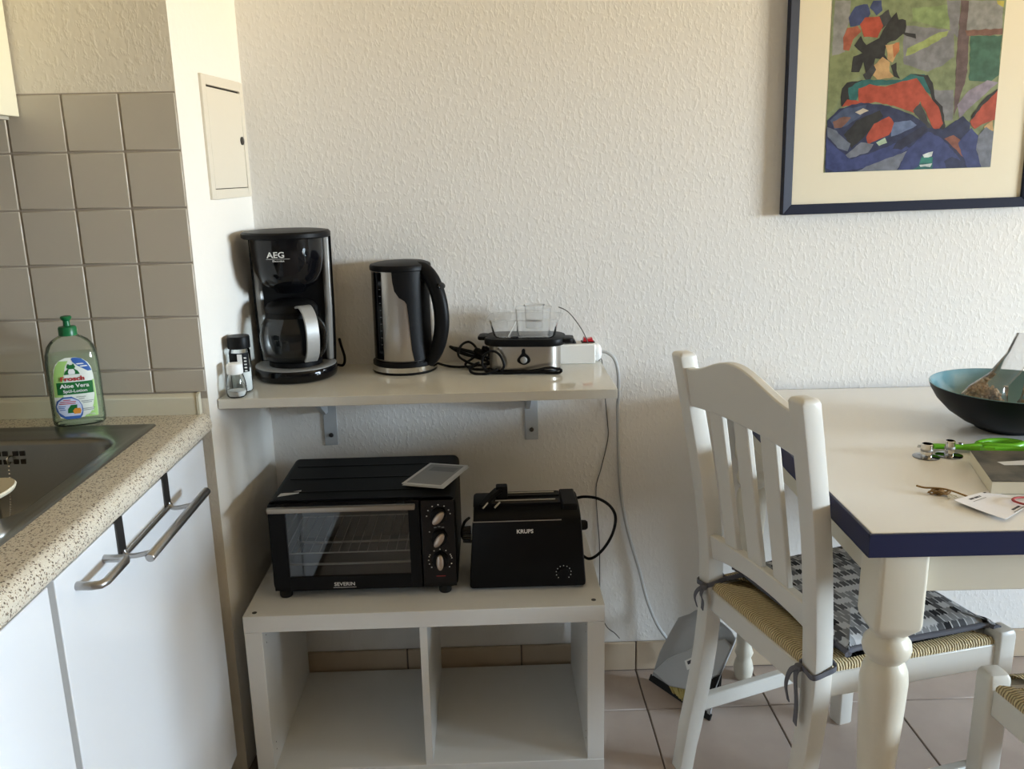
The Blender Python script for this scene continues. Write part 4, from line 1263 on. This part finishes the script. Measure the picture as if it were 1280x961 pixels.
for x_ in (X0 + .022, X1 - .030):
    for y_ in (.02, OD - .03):
        obj('foot', MB().lathe([(0, 0), (.0125, 0), (.014, .003), (.014, .0165), (0, .0165)], 20, (x_, y_, 0)), M_MATT, ov)
obj('sticker', MB().prism([(-.184, .030), (-.142, .048), (-.139, .066), (-.181, .049)], 'z', OZ1 + .0001, OZ1 + .0007), M_STICK, ov, label='silver rating sticker on the top left corner')
lf = thing('leaflet', 'folded grey leaflet lying on top of the mini oven, over its right edge', 'leaflet', (-.13, -.215, KH + OZ1 + .0025))
Q = [(-.205, -.272), (-.150, -.140), (-.058, -.186), (-.112, -.312)]
q = [(a + .13, b_ + .215) for a, b_ in Q]
zz = [.004, .005, .012, .008]


def quad_sheet(mb, q, zz, t, n=8, bow=0.0):
    top, bot = [], []
    for i in range(n + 1):
        for j in range(n + 1):
            u, v = i / n, j / n
            x_ = (q[0][0] * (1 - u) + q[3][0] * u) * (1 - v) + (q[1][0] * (1 - u) + q[2][0] * u) * v
            y_ = (q[0][1] * (1 - u) + q[3][1] * u) * (1 - v) + (q[1][1] * (1 - u) + q[2][1] * u) * v
            z_ = (zz[0] * (1 - u) + zz[3] * u) * (1 - v) + (zz[1] * (1 - u) + zz[2] * u) * v + bow * math.sin(PI * u)
            top.append((x_, y_, z_ + t))
            bot.append((x_, y_, z_))
    N = n + 1
    fs = []
    M_ = N * N
    for i in range(n):
        for j in range(n):
            fs.append((i * N + j, (i + 1) * N + j, (i + 1) * N + j + 1, i * N + j + 1))
            fs.append((M_ + i * N + j, M_ + i * N + j + 1, M_ + (i + 1) * N + j + 1, M_ + (i + 1) * N + j))
    for i in range(n):
        for a_, b2 in ((i * N, (i + 1) * N), (i * N + n, (i + 1) * N + n), (i, i + 1), (n * N + i, n * N + i + 1)):
            fs.append((a_, b2, M_ + b2, M_ + a_))
    return mb.add(top + bot, fs)


def sub_quad(q, u0, u1, v0, v1):
    def P(u, v):
        return tuple((q[0][k] * (1 - u) + q[3][k] * u) * (1 - v) + (q[1][k] * (1 - u) + q[2][k] * u) * v for k in (0, 1))
    return [P(u0, v0), P(u0, v1), P(u1, v1), P(u1, v0)]


obj('cover', quad_sheet(MB(), q, zz, .0008), M_LEAF, lf)
obj('inner_sheet', quad_sheet(MB(), [(a + .002, b_ - .004) for a, b_ in q], [z_ - .0022 for z_ in zz], .0008), M_LEAF, lf)
zq = lambda u, v: (zz[0] * (1 - u) + zz[3] * u) * (1 - v) + (zz[1] * (1 - u) + zz[2] * u) * v
for u0, u1, v0, v1, m_ in ((.08, .92, .06, .94, mat('leaflet grey picture', (.30, .30, .30), .35)), (.22, .86, .64, .84, M_GREYINK)):
    obj('picture', quad_sheet(MB(), sub_quad(q, u0, u1, v0, v1), [zq(u0, v0) + .0010, zq(u0, v1) + .0010, zq(u1, v1) + .0010, zq(u1, v0) + .0010], .0002 if m_ is not M_GREYINK else .0004), m_, lf)
# ------------------------------------------------------------------ toaster
to = thing('toaster', 'black two slot toaster with a raised bun rack, right of the mini oven', 'toaster', (.070, -.262, KH))
side = [(-.070, .006), (-.0745, .014), (-.0735, .150), (-.0715, .166), (-.064, .176), (-.040, .186), (.030, .190), (.052, .184), (.062, .168), (.066, .014), (.062, .006)]


def tpos(x, k):
    return [(x, -.004 + (y + .004) * k, .09 + (z - .09) * (1 - (1 - k) * .5) if True else z) for y, z in side]


rs = []
for u, k_ in ((-1.0, .90), (-.985, .965), (-.95, 1.0), (.95, 1.0), (.985, .965), (1.0, .90)):
    rs.append([((.130 - (z / .19) * .013) * u, y, z) for (x_, y, z) in tpos(0, k_)])
obj('body', MB().rings(rs), M_SATIN, to, angle=35)
for y in (-.024, .022):
    obj('slot', MB().box(-.072, y - .011, .1860, .072, y + .011, .1905), M_GAP, to)
    sl = [c_ for c_ in to.children if c_.name.startswith('slot')][-1]
    obj('slot_rim', MB().box(-.076, y - .0135, .1870, -.072, y + .0135, .1915).box(.072, y - .0135, .187, .076, y + .0135, .1915).box(-.072, y - .0135, .187, .072, y - .0105, .1915).box(-.072, y + .0105, .187, .072, y + .0135, .1915), M_SATIN, sl)
    obj('slot_grill', MB().tube([(-.068, y + .006, .1915), (.066, y + .006, .1915)], .0014, 6), M_WIRE, sl)
mb = MB().box(-.1185, -.0752, .1645, .075, -.0735, .1660)
obj('front_trim', mb, M_WIRE, to)
obj('side_trim', MB().tube([(-.1178, -.0735, .166), (-.1172, -.0655, .1775), (-.1165, -.042, .1872)], .0009, 6), M_WIRE, to)
rkk = obj('bun_rack', MB().ribbon([(-.100, -.050, .190), (-.078, -.030, .206), (-.062, -.012, .213), (-.050, .000, .212)], .020, .010, (.3, -1, 0)), M_SATIN, to, bevel=.002)
obj('rack_bracket', MB().box(-.066, -.016, .192, -.040, .010, .222), M_SATIN, to, bevel=.003)
obj('rack_wire', MB().tube([(-.096, -.058, .190), (-.085, -.048, .199)], .0022, 6), M_WIRE, to)
obj('rack_wire', MB().tube([(-.070, -.056, .190), (-.058, -.046, .199)], .0022, 6), M_WIRE, to)
obj('side_block', MB().box(.078, -.055, .176, .113, .045, .1925), M_SATIN, to, bevel=.004)
rk_ = MB()
for k in range(20):
    pass
prof_k = []
ring0, ring1 = [], []
for j in range(40):
    a_ = 2 * PI * j / 40
    r_ = .0195 if j % 2 else .0175
    ring0.append((-.124, -.030 + r_ * math.cos(a_), .118 + r_ * math.sin(a_)))
    ring1.append((-.142, -.030 + r_ * math.cos(a_) * .92, .118 + r_ * math.sin(a_) * .92))
obj('knurled_knob', MB().rings([ring0, ring1]), M_BLACK, to)
obj('right_knob', MB().lathe([(0, .122), (.012, .122), (.011, .134), (.008, .138), (0, .138)], 20, (0, -.020, .128), axis='x'), M_SATIN, to)
text('lettering', 'KRUPS', .0125, M_MARK, to, (-.005, -.0744, .140), bold=.0004)
for a_ in range(-45, 226, 27):
    ax_, az_ = .079 + .0165 * math.cos(R(a_)), .040 + .0165 * math.sin(R(a_))
    obj('dial_mark', MB().box(ax_ - .0009, -.0752, az_ - .0009, ax_ + .0009, -.0740, az_ + .0009), M_MARK, to)
obj('browning_dial', MB().lathe([(0, -.073), (.012, -.073), (.0115, -.079), (0, -.080)], 20, (.079, 0, .040), axis='y'), M_SATIN, to)
obj('cord', MB().tube(cr([(.110, .045, .165), (.135, .025, .178), (.165, .0, .182), (.190, -.02, .170), (.200, -.03, .145), (.190, -.035, .105), (.165, -.04, .070), (.140, -.03, .050), (.122, .02, .045)], 6), .0034, 8), M_SATIN, to)
obj('cord', MB().tube(cr([(-.118, .03, .075), (-.136, .015, .082), (-.146, .01, .10), (-.141, .03, .12), (-.130, .06, .12)], 6), .0034, 8), M_SATIN, to)
# ------------------------------------------------------------------ dish soap bottle
ds = thing('dish_soap_bottle', 'clear green dish soap bottle with a green cap behind the sink', 'soap bottle', (-.812, -.428, CT + .0045), R(19))
secs = [(.000, .043, .024), (.004, .047, .0265), (.012, .0475, .027), (.10, .0475, .027), (.125, .047, .0265), (.140, .0455, .0255), (.155, .041, .0235), (.166, .033, .0205), (.173, .022, .017), (.177, .0145, .0135), (.186, .0135, .0130)]


def bsec(z, a, b_, off=0.0, n=48):
    out = []
    for j in range(n):
        t = 2 * PI * j / n
        c_, s_ = math.cos(t), math.sin(t)
        e_ = .72
        out.append(((a + off) * math.copysign(abs(c_) ** e_, c_), (b_ + off) * math.copysign(abs(s_) ** e_, s_), z))
    return out


obj('bottle', MB().rings([bsec(*s_) for s_ in secs], True, False), M_GREENPL, ds, angle=70)
ls = [(.003, .0425, .0235)] + [(z, a - .0018, b_ - .0018) for z, a, b_ in secs[1:5]] + [(.141, .0432, .0232)]
obj('soap', MB().rings([bsec(*s_) for s_ in ls], True, True), M_SOAP, ds, angle=70)
cp_ = obj('cap', MB().lathe([(0, .1755), (.0165, .1755), (.0165, .190), (.0148, .1925), (.0065, .194), (.006, .203), (.0095, .207), (.0105, .210), (.0085, .2125), (0, .2135)], 28), M_GCAP, ds)


def front(z):
    for (z0, a0, b0), (z1, a1, b1) in zip(secs, secs[1:]):
        if z0 <= z <= z1:
            k_ = (z - z0) / (z1 - z0)
            return a0 + (a1 - a0) * k_, b0 + (b1 - b0) * k_
    return secs[-1][1:]


def wrap(x, z, off):
    a, b_ = front(z)
    t = min(.999, abs(x) / a)
    c_ = t ** (1 / .72)
    s_ = math.sqrt(max(0, 1 - c_ * c_))
    return (x, -(b_ + off) * s_ ** .72 if s_ > 0 else 0, z)


def patch(name, outline, off, m_, parent, n=9):
    """label patch wrapped on the bottle front: outline = list of (z, x0, x1)"""
    vs, fs = [], []
    for z, x0, x1 in outline:
        for i in range(n + 1):
            vs.append(wrap(x0 + (x1 - x0) * i / n, z, off))
    for r_ in range(len(outline) - 1):
        for i in range(n):
            a = r_ * (n + 1) + i
            fs.append((a, a + 1, a + n + 2, a + n + 1))
    return obj(name, MB().add(vs, fs), m_, parent, angle=80)


lab = patch('label', [(.018, -.030, .036), (.030, -.035, .037), (.045, -.037, .037), (.07, -.036, .037), (.10, -.034, .036), (.115, -.031, .034), (.125, -.026, .029), (.132, -.018, .021), (.136, -.008, .010)], .0006, M_LABEL, ds)
lab['label'] = 'printed front label with a frog emblem'
patch('label_shade', [(.060, -.0355, -.020), (.085, -.0345, -.018), (.105, -.032, -.014), (.120, -.0275, -.010), (.130, -.020, -.004)], .0009, M_LGREEN, lab)
patch('label_shade', [(.018, .012, .036), (.040, .030, .0368), (.060, .0345, .0368), (.090, .0335, .0360)], .0009, M_LGREEN, lab)
patch('green_band', [(.0645, -.0295, .0335), (.0885, -.0295, .0335)], .0012, M_DGREEN, lab)
patch('blue_banner', [(.108, .028, .0345), (.113, .021, .033), (.120, .011, .030), (.127, .004, .026), (.133, .0015, .019), (.1355, .004, .0105)], .0011, M_LBLUE, lab)
for z, a, b_ in ((.117, .017, .029), (.122, .011, .023)):
    patch('banner_line', [(z, a, b_), (z + .0022, a - .002, b_ - .002)], .0015, M_LWH, lab)
patch('round_badge', [(.016, -.020, .004), (.022, -.030, .009), (.032, -.0355, .0115), (.042, -.0365, .0105), (.052, -.033, .006), (.060, -.022, -.006)], .0011, M_LBLUE, lab)
patch('badge_field', [(.022, -.022, .005), (.030, -.0315, .0095), (.042, -.0345, .0092), (.051, -.030, .005), (.057, -.021, -.006)], .0014, M_LPALE, lab)
for z, a, b_ in ((.053, -.022, -.008), (.0495, -.028, .001), (.046, -.030, .000)):
    patch('badge_red_line', [(z, a, b_), (z + .0016, a + .001, b_ - .001)], .0017, M_LRED, lab)
for z, a, b_ in ((.041, -.032, -.018), (.0375, -.032, -.020), (.034, -.030, -.019)):
    patch('badge_line', [(z, a, b_), (z + .0014, a + .001, b_ - .001)], .0017, M_LBLUE, lab)
patch('badge_leaf', [(.028, -.016, -.004), (.036, -.015, .001), (.044, -.009, .002)], .0017, M_DGREEN, lab)
patch('badge_flower', [(.026, -.005, .006), (.032, -.007, .008), (.037, -.003, .006)], .0019, M_LOR, lab)
for z, a, b_ in ((.058, .002, .019), (.0545, .006, .016), (.049, .010, .031), (.046, .012, .028), (.034, .010, .032), (.031, .012, .030)):
    patch('small_print', [(z, a, b_), (z + .0011, a, b_)], .0013, M_GREYINK, lab)
# frog emblem: head with two eyes, haunches, pale belly
fz = .1035
patch('frog_emblem', [(fz, -.0135, .0135), (fz + .003, -.0128, .0128), (fz + .007, -.0105, .0105), (fz + .0105, -.0060, .0060), (fz + .012, -.0052, .0052)], .0013, M_DGREEN, lab)
patch('frog_emblem', [(fz + .0118, -.0055, .0055), (fz + .0135, -.0075, .0075), (fz + .0155, -.0072, .0072), (fz + .0175, -.0062, .0062), (fz + .0185, -.0052, .0052)], .0013, M_DGREEN, lab)
patch('frog_eye', [(fz + .0168, -.0064, -.0022), (fz + .0205, -.0054, -.0032)], .0014, M_DGREEN, lab)
patch('frog_eye', [(fz + .0168, .0022, .0064), (fz + .0205, .0032, .0054)], .0014, M_DGREEN, lab)
patch('frog_belly', [(fz + .0005, -.0052, .0052), (fz + .005, -.0062, .0062), (fz + .0105, -.0040, .0040)], .0016, M_LWH, lab)
tx = lambda body, size, m_, x, z, sx=1.0, bold=0.0: text('lettering', body, size, m_, lab, (x, wrap(x, z, .0017)[1], z), sx=sx, bold=bold)
tx('Frosch', .0122, M_LRED, .000, .0950, 1.28, .0003)
tx('Aloe Vera', .0105, M_LWH, .002, .0810, 1.18, .0002)
tx('Spül-Lotion', .0082, M_LWH, .002, .0708, 1.12, .0001)
tx('seit 1986', .0048, M_LWH, .022, .0225, 1.1)
# ------------------------------------------------------------------ on the table
T0 = TT + .0002
bo = thing('enamel_bowl', 'wide dark enamel bowl with a blue green inside on the table', 'bowl', (1.075, -.385, T0))
bp_ = [(.0, .0), (.055, .0), (.060, .002), (.062, .006), (.085, .016), (.115, .036), (.138, .060), (.150, .080), (.1545, .0925)]
bi_ = [(.153, .0935), (.1515, .0925), (.147, .080), (.135, .061), (.112, .038), (.082, .019), (.055, .010), (0, .008)]
mb = MB()
rs = [[(r_ * math.cos(2 * PI * j / 64), r_ * math.sin(2 * PI * j / 64), z) for j in range(64)] for r_, z in bp_[1:]]
rs2 = [[(r_ * math.cos(2 * PI * j / 64), r_ * math.sin(2 * PI * j / 64), z) for j in range(64)] for r_, z in [bp_[-1]] + bi_[:-1]]
mb.rings(rs, True, False, mi=0).rings(rs2, False, True, mi=1)
obj('shell', mb, [M_BOWLO, M_BOWLI], bo, angle=60)


def grain_bag(label, loc, rz, rx, hgt, seed, lean):
    rnd = random.Random(seed)
    t = thing('bag_of_grain', label, 'bag', loc, rz, 'bags of grain in the bowl')
    n = 20
    rs = []
    for z, a, b_, dx_ in ((.000, .030, .022, 0), (.006, .044, .030, 0), (.020, .048, .032, .002), (.036, .046, .030, .004), (.054, .038, .021, lean * .12), (.08, .031, .012, lean * .45), (hgt * .75, .027, .007, lean * .75), (hgt, .032, .003, lean)):
        rs.append([(a * math.cos(2 * PI * j / n) * (1 + rnd.uniform(-.07, .07)) + dx_, b_ * math.sin(2 * PI * j / n) * (1 + rnd.uniform(-.10, .10)), z) for j in range(n)])
    obj('film', MB().rings(rs, True, False), M_BAG, t, angle=30)
    mb = MB()
    for k in range(300):
        u, v, q = rnd.uniform(0, 2 * PI), math.sqrt(rnd.uniform(0, 1)), rnd.uniform(.003, .052)
        lim = (.041, .027) if q < .026 else ((.038, .023) if q < .038 else (.029, .015))
        p = Vector((lim[0] * v * math.cos(u) + .002, lim[1] * v * math.sin(u), q))
        r_ = rnd.uniform(.0034, .0052)
        d_ = Vector((rnd.uniform(-1, 1), rnd.uniform(-1, 1), rnd.uniform(-1, 1))).normalized() * r_ * .8
        mb.tube([p - d_, p - d_ * .5, p + d_ * .5, p + d_], [r_ * .35, r_ * .8, r_ * .8, r_ * .35], 6)
    g = obj('grain', mb, M_CEREAL, t, angle=60)
    g['kind'] = 'stuff'
    return t


grain_bag('clear bag of toasted grain on the left in the dark bowl', (1.012, -.392, T0 + .040), R(-8), 0, .165, 3, .085)
grain_bag('clear bag of toasted grain at the right edge, beside the other bag', (1.128, -.415, T0 + .036), R(-25), 0, .160, 5, -.015)


def spool(label, x, y, hgt, r_):
    t = thing('chrome_spool', label, 'metal fitting', (x, y, T0), 0, 'chrome fittings on the table')
    obj('flange', MB().lathe([(0, 0), (.0245, 0), (.0245, .0012), (.022, .002), (0, .002)], 32), mat('chrome with dark reflection', (.22, .22, .22), .10, 1.0), t)  # dark reflection on the flange put into the chrome colour
    obj('tube', MB().lathe([(0, .0021), (r_, .0021), (r_, hgt - .001), (r_ - .001, hgt), (r_ - .0015, hgt), (r_ - .0018, .006), (0, .006)], 28), M_CHROME, t)
    obj('groove', MB().lathe([(r_ + .0002, hgt * .45), (r_ + .0006, hgt * .47), (r_ + .0006, hgt * .60), (r_ + .0002, hgt * .62)], 28, loop=True), M_SILVER, t)


spool('left one of two small chrome tubes on round flanges, on the table by the scissors', .823, -.552, .0265, .0105)
spool('right one of two small chrome tubes on round flanges, on the table by the scissors', .869, -.548, .0300, .0090)

sc_ = thing('scissors', 'bright green handled kitchen scissors behind the two chrome fittings', 'scissors', (.906, -.530, T0), R(-6))
# local x runs from the tips (-) to the finger loops (+)
obj('blade', MB().prism([(-.085, .0035), (-.02, -.004), (.0, -.004), (.0, .008), (-.03, .0085)], 'z', .0085, .0100), M_BLADE, sc_)
obj('blade', MB().prism([(-.083, .0065), (-.02, .012), (.0, .010), (.0, -.001), (-.03, .0)], 'z', .0104, .0118), M_BLADE, sc_)
obj('handle', MB().tube(cr([(-.055, .003, .010), (-.03, .002, .010), (.0, .001, .010), (.030, .006, .011), (.055, .016, .0115)]), (.0065, .0052), 12), M_GREEN, sc_)
obj('handle', MB().tube(cr([(-.055, .007, .0095), (-.02, .004, .0095), (.02, -.006, .0095), (.05, -.018, .0095)]), (.0065, .0052), 12), M_GREEN, sc_)
obj('finger_loop', MB().tube(cr([(.030, .012, .0115), (.060, .030, .012), (.095, .032, .012), (.115, .015, .012), (.095, .001, .0115), (.055, .002, .0115)], 6, True), (.0055, .0065), 12, loop=True), M_GREEN, sc_)
obj('finger_loop', MB().tube(cr([(.030, -.014, .0095), (.060, -.010, .0095), (.100, -.014, .0095), (.118, -.032, .0095), (.095, -.048, .0095), (.055, -.040, .0095)], 6, True), (.0055, .0065), 12, loop=True), M_GREEN, sc_)
obj('pivot', MB().lathe([(0, .0155), (.0045, .0155), (.004, .017), (0, .0172)], 16, (-.005, .003, 0)), M_BLADE, sc_)

bk = thing('picture_book', 'thick cream edged book with a dark picture cover lying at the right table edge', 'book', (.862, -.742, T0), R(0))
A_, B_ = Vector((-.028, -.008)), Vector((.022, .150))     # near left and far left corners
rdir = Vector((.985, -.12)).normalized()
q4 = [A_, B_, B_ + rdir * .20, A_ + rdir * .20]
obj('pages', MB().prism([(p.x, p.y) for p in (q4[0], q4[3], q4[2], q4[1])], 'z', .0004, .0228), M_PAGES, bk, bevel=.001)
ins = lambda k0, k1: [tuple(q4[0] + (q4[1] - q4[0]) * a + (q4[3] - q4[0]) * b_) for a, b_ in ((k0, .0), (k1, .0), (k1, 1), (k0, 1))]
obj('cover', MB().prism(ins(.0, 1.0)[::-1], 'z', .0229, .0240), M_COVER, bk)
obj('cover_picture', MB().prism([tuple(q4[0] + (q4[1] - q4[0]) * a + (q4[3] - q4[0]) * b_) for a, b_ in ((.50, .20), (.60, .16), (.66, .40), (.70, .95), (.58, .95), (.52, .5))], 'z', .0241, .0244), M_STICK, bk)

tw = thing('knotted_twine', 'small frayed knot of brown twine lying on the white table top', 'twine', (.749, -.738, T0))
obj('strand', MB().tube(cr([(-.026, .020, .007), (-.016, .012, .006), (-.004, .004, .008), (.008, -.004, .009), (.022, -.012, .007), (.038, -.026, .003)], 5), .0016, 7), M_TWINE, tw)
for k in range(7):
    rnd = random.Random(k)
    a0 = rnd.uniform(0, 6)
    obj('coil', MB().tube(cr([(-.006 + k * .0022 + .010 * math.cos(a0 + i * 1.25), -.002 - k * .0015 + .006 * math.sin(a0 + i * 1.25), .0045 + .0035 * math.sin(i * 1.7 + k)) for i in range(5)], 4, True), .0011, 6, loop=True), M_TWINE, tw)
mb = MB()
for k in range(9):
    rnd = random.Random(50 + k)
    mb.tube([(.012, -.012, .004), (.012 + rnd.uniform(-.008, .010), -.024 - rnd.uniform(0, .006), .0012 + rnd.uniform(0, .003))], .0005, 5)
fr_ = obj('frayed_end', mb, M_PAGES, tw, label='pale frayed end')
fr_['kind'] = 'stuff'
pa = thing('printed_card', 'white printed card with a red cord loop, lying curled by the table front', 'card', (.80, -.80, T0))
Qc = [(.752, -.786), (.838, -.736), (.884, -.792), (.790, -.868)]
qc = [(a - .80, b_ + .80) for a, b_ in Qc]
zc = [.006, .001, .001, .005]
obj('card', quad_sheet(MB(), qc, zc, .0005, 10, -.0010), M_PAPER, pa)


def card_mark(u0, u1, v0, v1):
    f = lambda u, v: (zc[0] * (1 - u) + zc[3] * u) * (1 - v) + (zc[1] * (1 - u) + zc[2] * u) * v - .0010 * math.sin(PI * u)
    return quad_sheet(MB(), sub_quad(qc, u0, u1, v0, v1), [f(u0, v0) + .0007, f(u0, v1) + .0007, f(u1, v1) + .0007, f(u1, v0) + .0007], .0001, 2)


for a in ((.10, .155, .28, .40), (.10, .155, .42, .54), (.10, .15, .56, .60), (.03, .07, .80, .86), (.22, .235, .25, .62), (.86, .91, .42, .66), (.95, .975, .34, .70)):
    obj('print', card_mark(*a), M_INK if a[1] - a[0] > .03 else M_GREYINK, pa)
rr_ = thing('red_cord_loop', 'dark red cord loop lying across the printed card', 'cord', (.872, -.806, T0))
obj('loop', MB().tube(cr([(-.026, .012, .006), (-.010, .026, .005), (.020, .024, .004), (.040, .008, .004), (.030, -.014, .005), (.004, -.020, .0065), (-.020, -.008, .007)], 6, True), (.0026, .0017), 8, loop=True), M_REDRING, rr_)

# ------------------------------------------------------------------ dustpan and brush
dp = thing('dustpan', 'grey dustpan propped upright on its lip against the wall by the chair', 'dustpan', (.402, -.058, .0), R(-58))
# local x along the lip, y leaning back, z up
LN = .30


def P3(u, v, d_):
    """u along the lip (0..1), v up the pan (0..1), d_ out of the pan floor towards the viewer side (-y)"""
    wv = 1.0 - .16 * v
    x_ = .105 + (u - .5) * .21 * wv + .035 * v
    return (x_, LN * .34 * v - d_ * .94, .002 + .215 * v + d_ * .30)


mb = MB()
gr, gb = [], []
N = 14
for i in range(N + 1):
    u = i / N
    rr1, rr2 = [], []
    for v in (0, .15, .4, .7, .9, .97, 1.0):
        side_ = min(1, (abs(u - .5) / .5)) ** 8 * .030 * min(1, v * 2.2)
        vv = v * (1 - .46 * max(0, abs(u - .5) * 2 - .35) ** 2 * v)
        back_ = .040 * max(0, (vv - .86) / .14) ** 1.4
        rr1.append(P3(u, vv, side_ + back_))
        p = P3(u, vv, side_ + back_ - .0025)
        rr2.append(p)
    gr.append(rr1)
    gb.append(rr2)
vs = [p for r_ in gr for p in r_] + [p for r_ in gb for p in r_]
K = 7
off = (N + 1) * K
fs = []
for i in range(N):
    for j in range(K - 1):
        a, b_, c_, d_ = i * K + j, (i + 1) * K + j, (i + 1) * K + j + 1, i * K + j + 1
        fs += [(a, b_, c_, d_), (off + a, off + d_, off + c_, off + b_)]
    for j in (0, K - 1):
        a, b_ = i * K + j, (i + 1) * K + j
        fs.append((a, b_, off + b_, off + a))
for j in range(K - 1):
    for i in (0, N):
        a, b_ = i * K + j, i * K + j + 1
        fs.append((a, b_, off + b_, off + a))
obj('pan', MB().add(vs, fs), M_PAN, dp, angle=50)
obj('rubber_lip', MB().ribbon([P3(-.02, .015, .001), P3(1.02, .015, .001)], .020, .004, P3(.5, 1, 0)), M_MATT, dp)
obj('pan_handle', MB().tube(cr([P3(.5, .99, .03), P3(.50, 1.10, .045), P3(.5, 1.30, .04), P3(.5, 1.36, .04)]), (.013, .008), 12), M_PAN, dp)
br = thing('hand_brush', 'hand brush with grey back and yellow bristles tucked in the dustpan', 'brush', (.402, -.058, .0), R(-58))
mb = MB()
rs = []


def B3(u, v, d_):
    p = P3(u, v, d_)
    return p


back = [(.04, .12), (.36, .09), (.60, .16), (.94, .48), (.96, .80), (.80, .84), (.48, .64), (.14, .34)]
mb.rings([[B3(u, v, .013) for u, v in back], [B3(u, v, .022) for u, v in back]])
obj('brush_back', mb, M_PAN, br, bevel=.003)
mb = MB()
for k in range(110):
    rnd = random.Random(200 + k)
    t_ = rnd.random()
    u0, v0 = .32 + .38 * t_, .10 + .18 * t_
    u1, v1 = u0 + .10 + .10 * t_ + rnd.uniform(-.02, .02), max(.005, v0 - .05 - .20 * t_ + rnd.uniform(-.02, .02))
    d0 = rnd.uniform(.007, .018)
    mb.tube([B3(u0, v0, d0), B3(u1, v1, d0 - .004)], [.0022, .0016], 5)
o = obj('bristles', mb, M_BRISTLE, br)
o['kind'] = 'stuff'
mb = MB()
for k in range(70):
    rnd = random.Random(400 + k)
    t_ = rnd.random()
    u0, v0 = .70 + .24 * t_, .24 + .24 * t_
    u1, v1 = u0 + .06, v0 - .14
    d0 = rnd.uniform(.006, .016)
    mb.tube([B3(u0, v0, d0), B3(u1, v1, d0 - .004)], [.0022, .0016], 5)
o = obj('dark_bristles', mb, M_MATT, br, label='black bristles')
o['kind'] = 'stuff'
st_ = [(.40, .42), (.50, .52), (.60, .45), (.50, .35)]
obj('sticker', MB().rings([[B3(u, v, .0223) for u, v in st_], [B3(u, v, .0227) for u, v in st_]]), M_LWH, br)
st_ = [(.44, .43), (.50, .485), (.535, .46), (.475, .405)]
obj('sticker_print', MB().rings([[B3(u, v, .0229) for u, v in st_], [B3(u, v, .0231) for u, v in st_]]), M_INK, br)
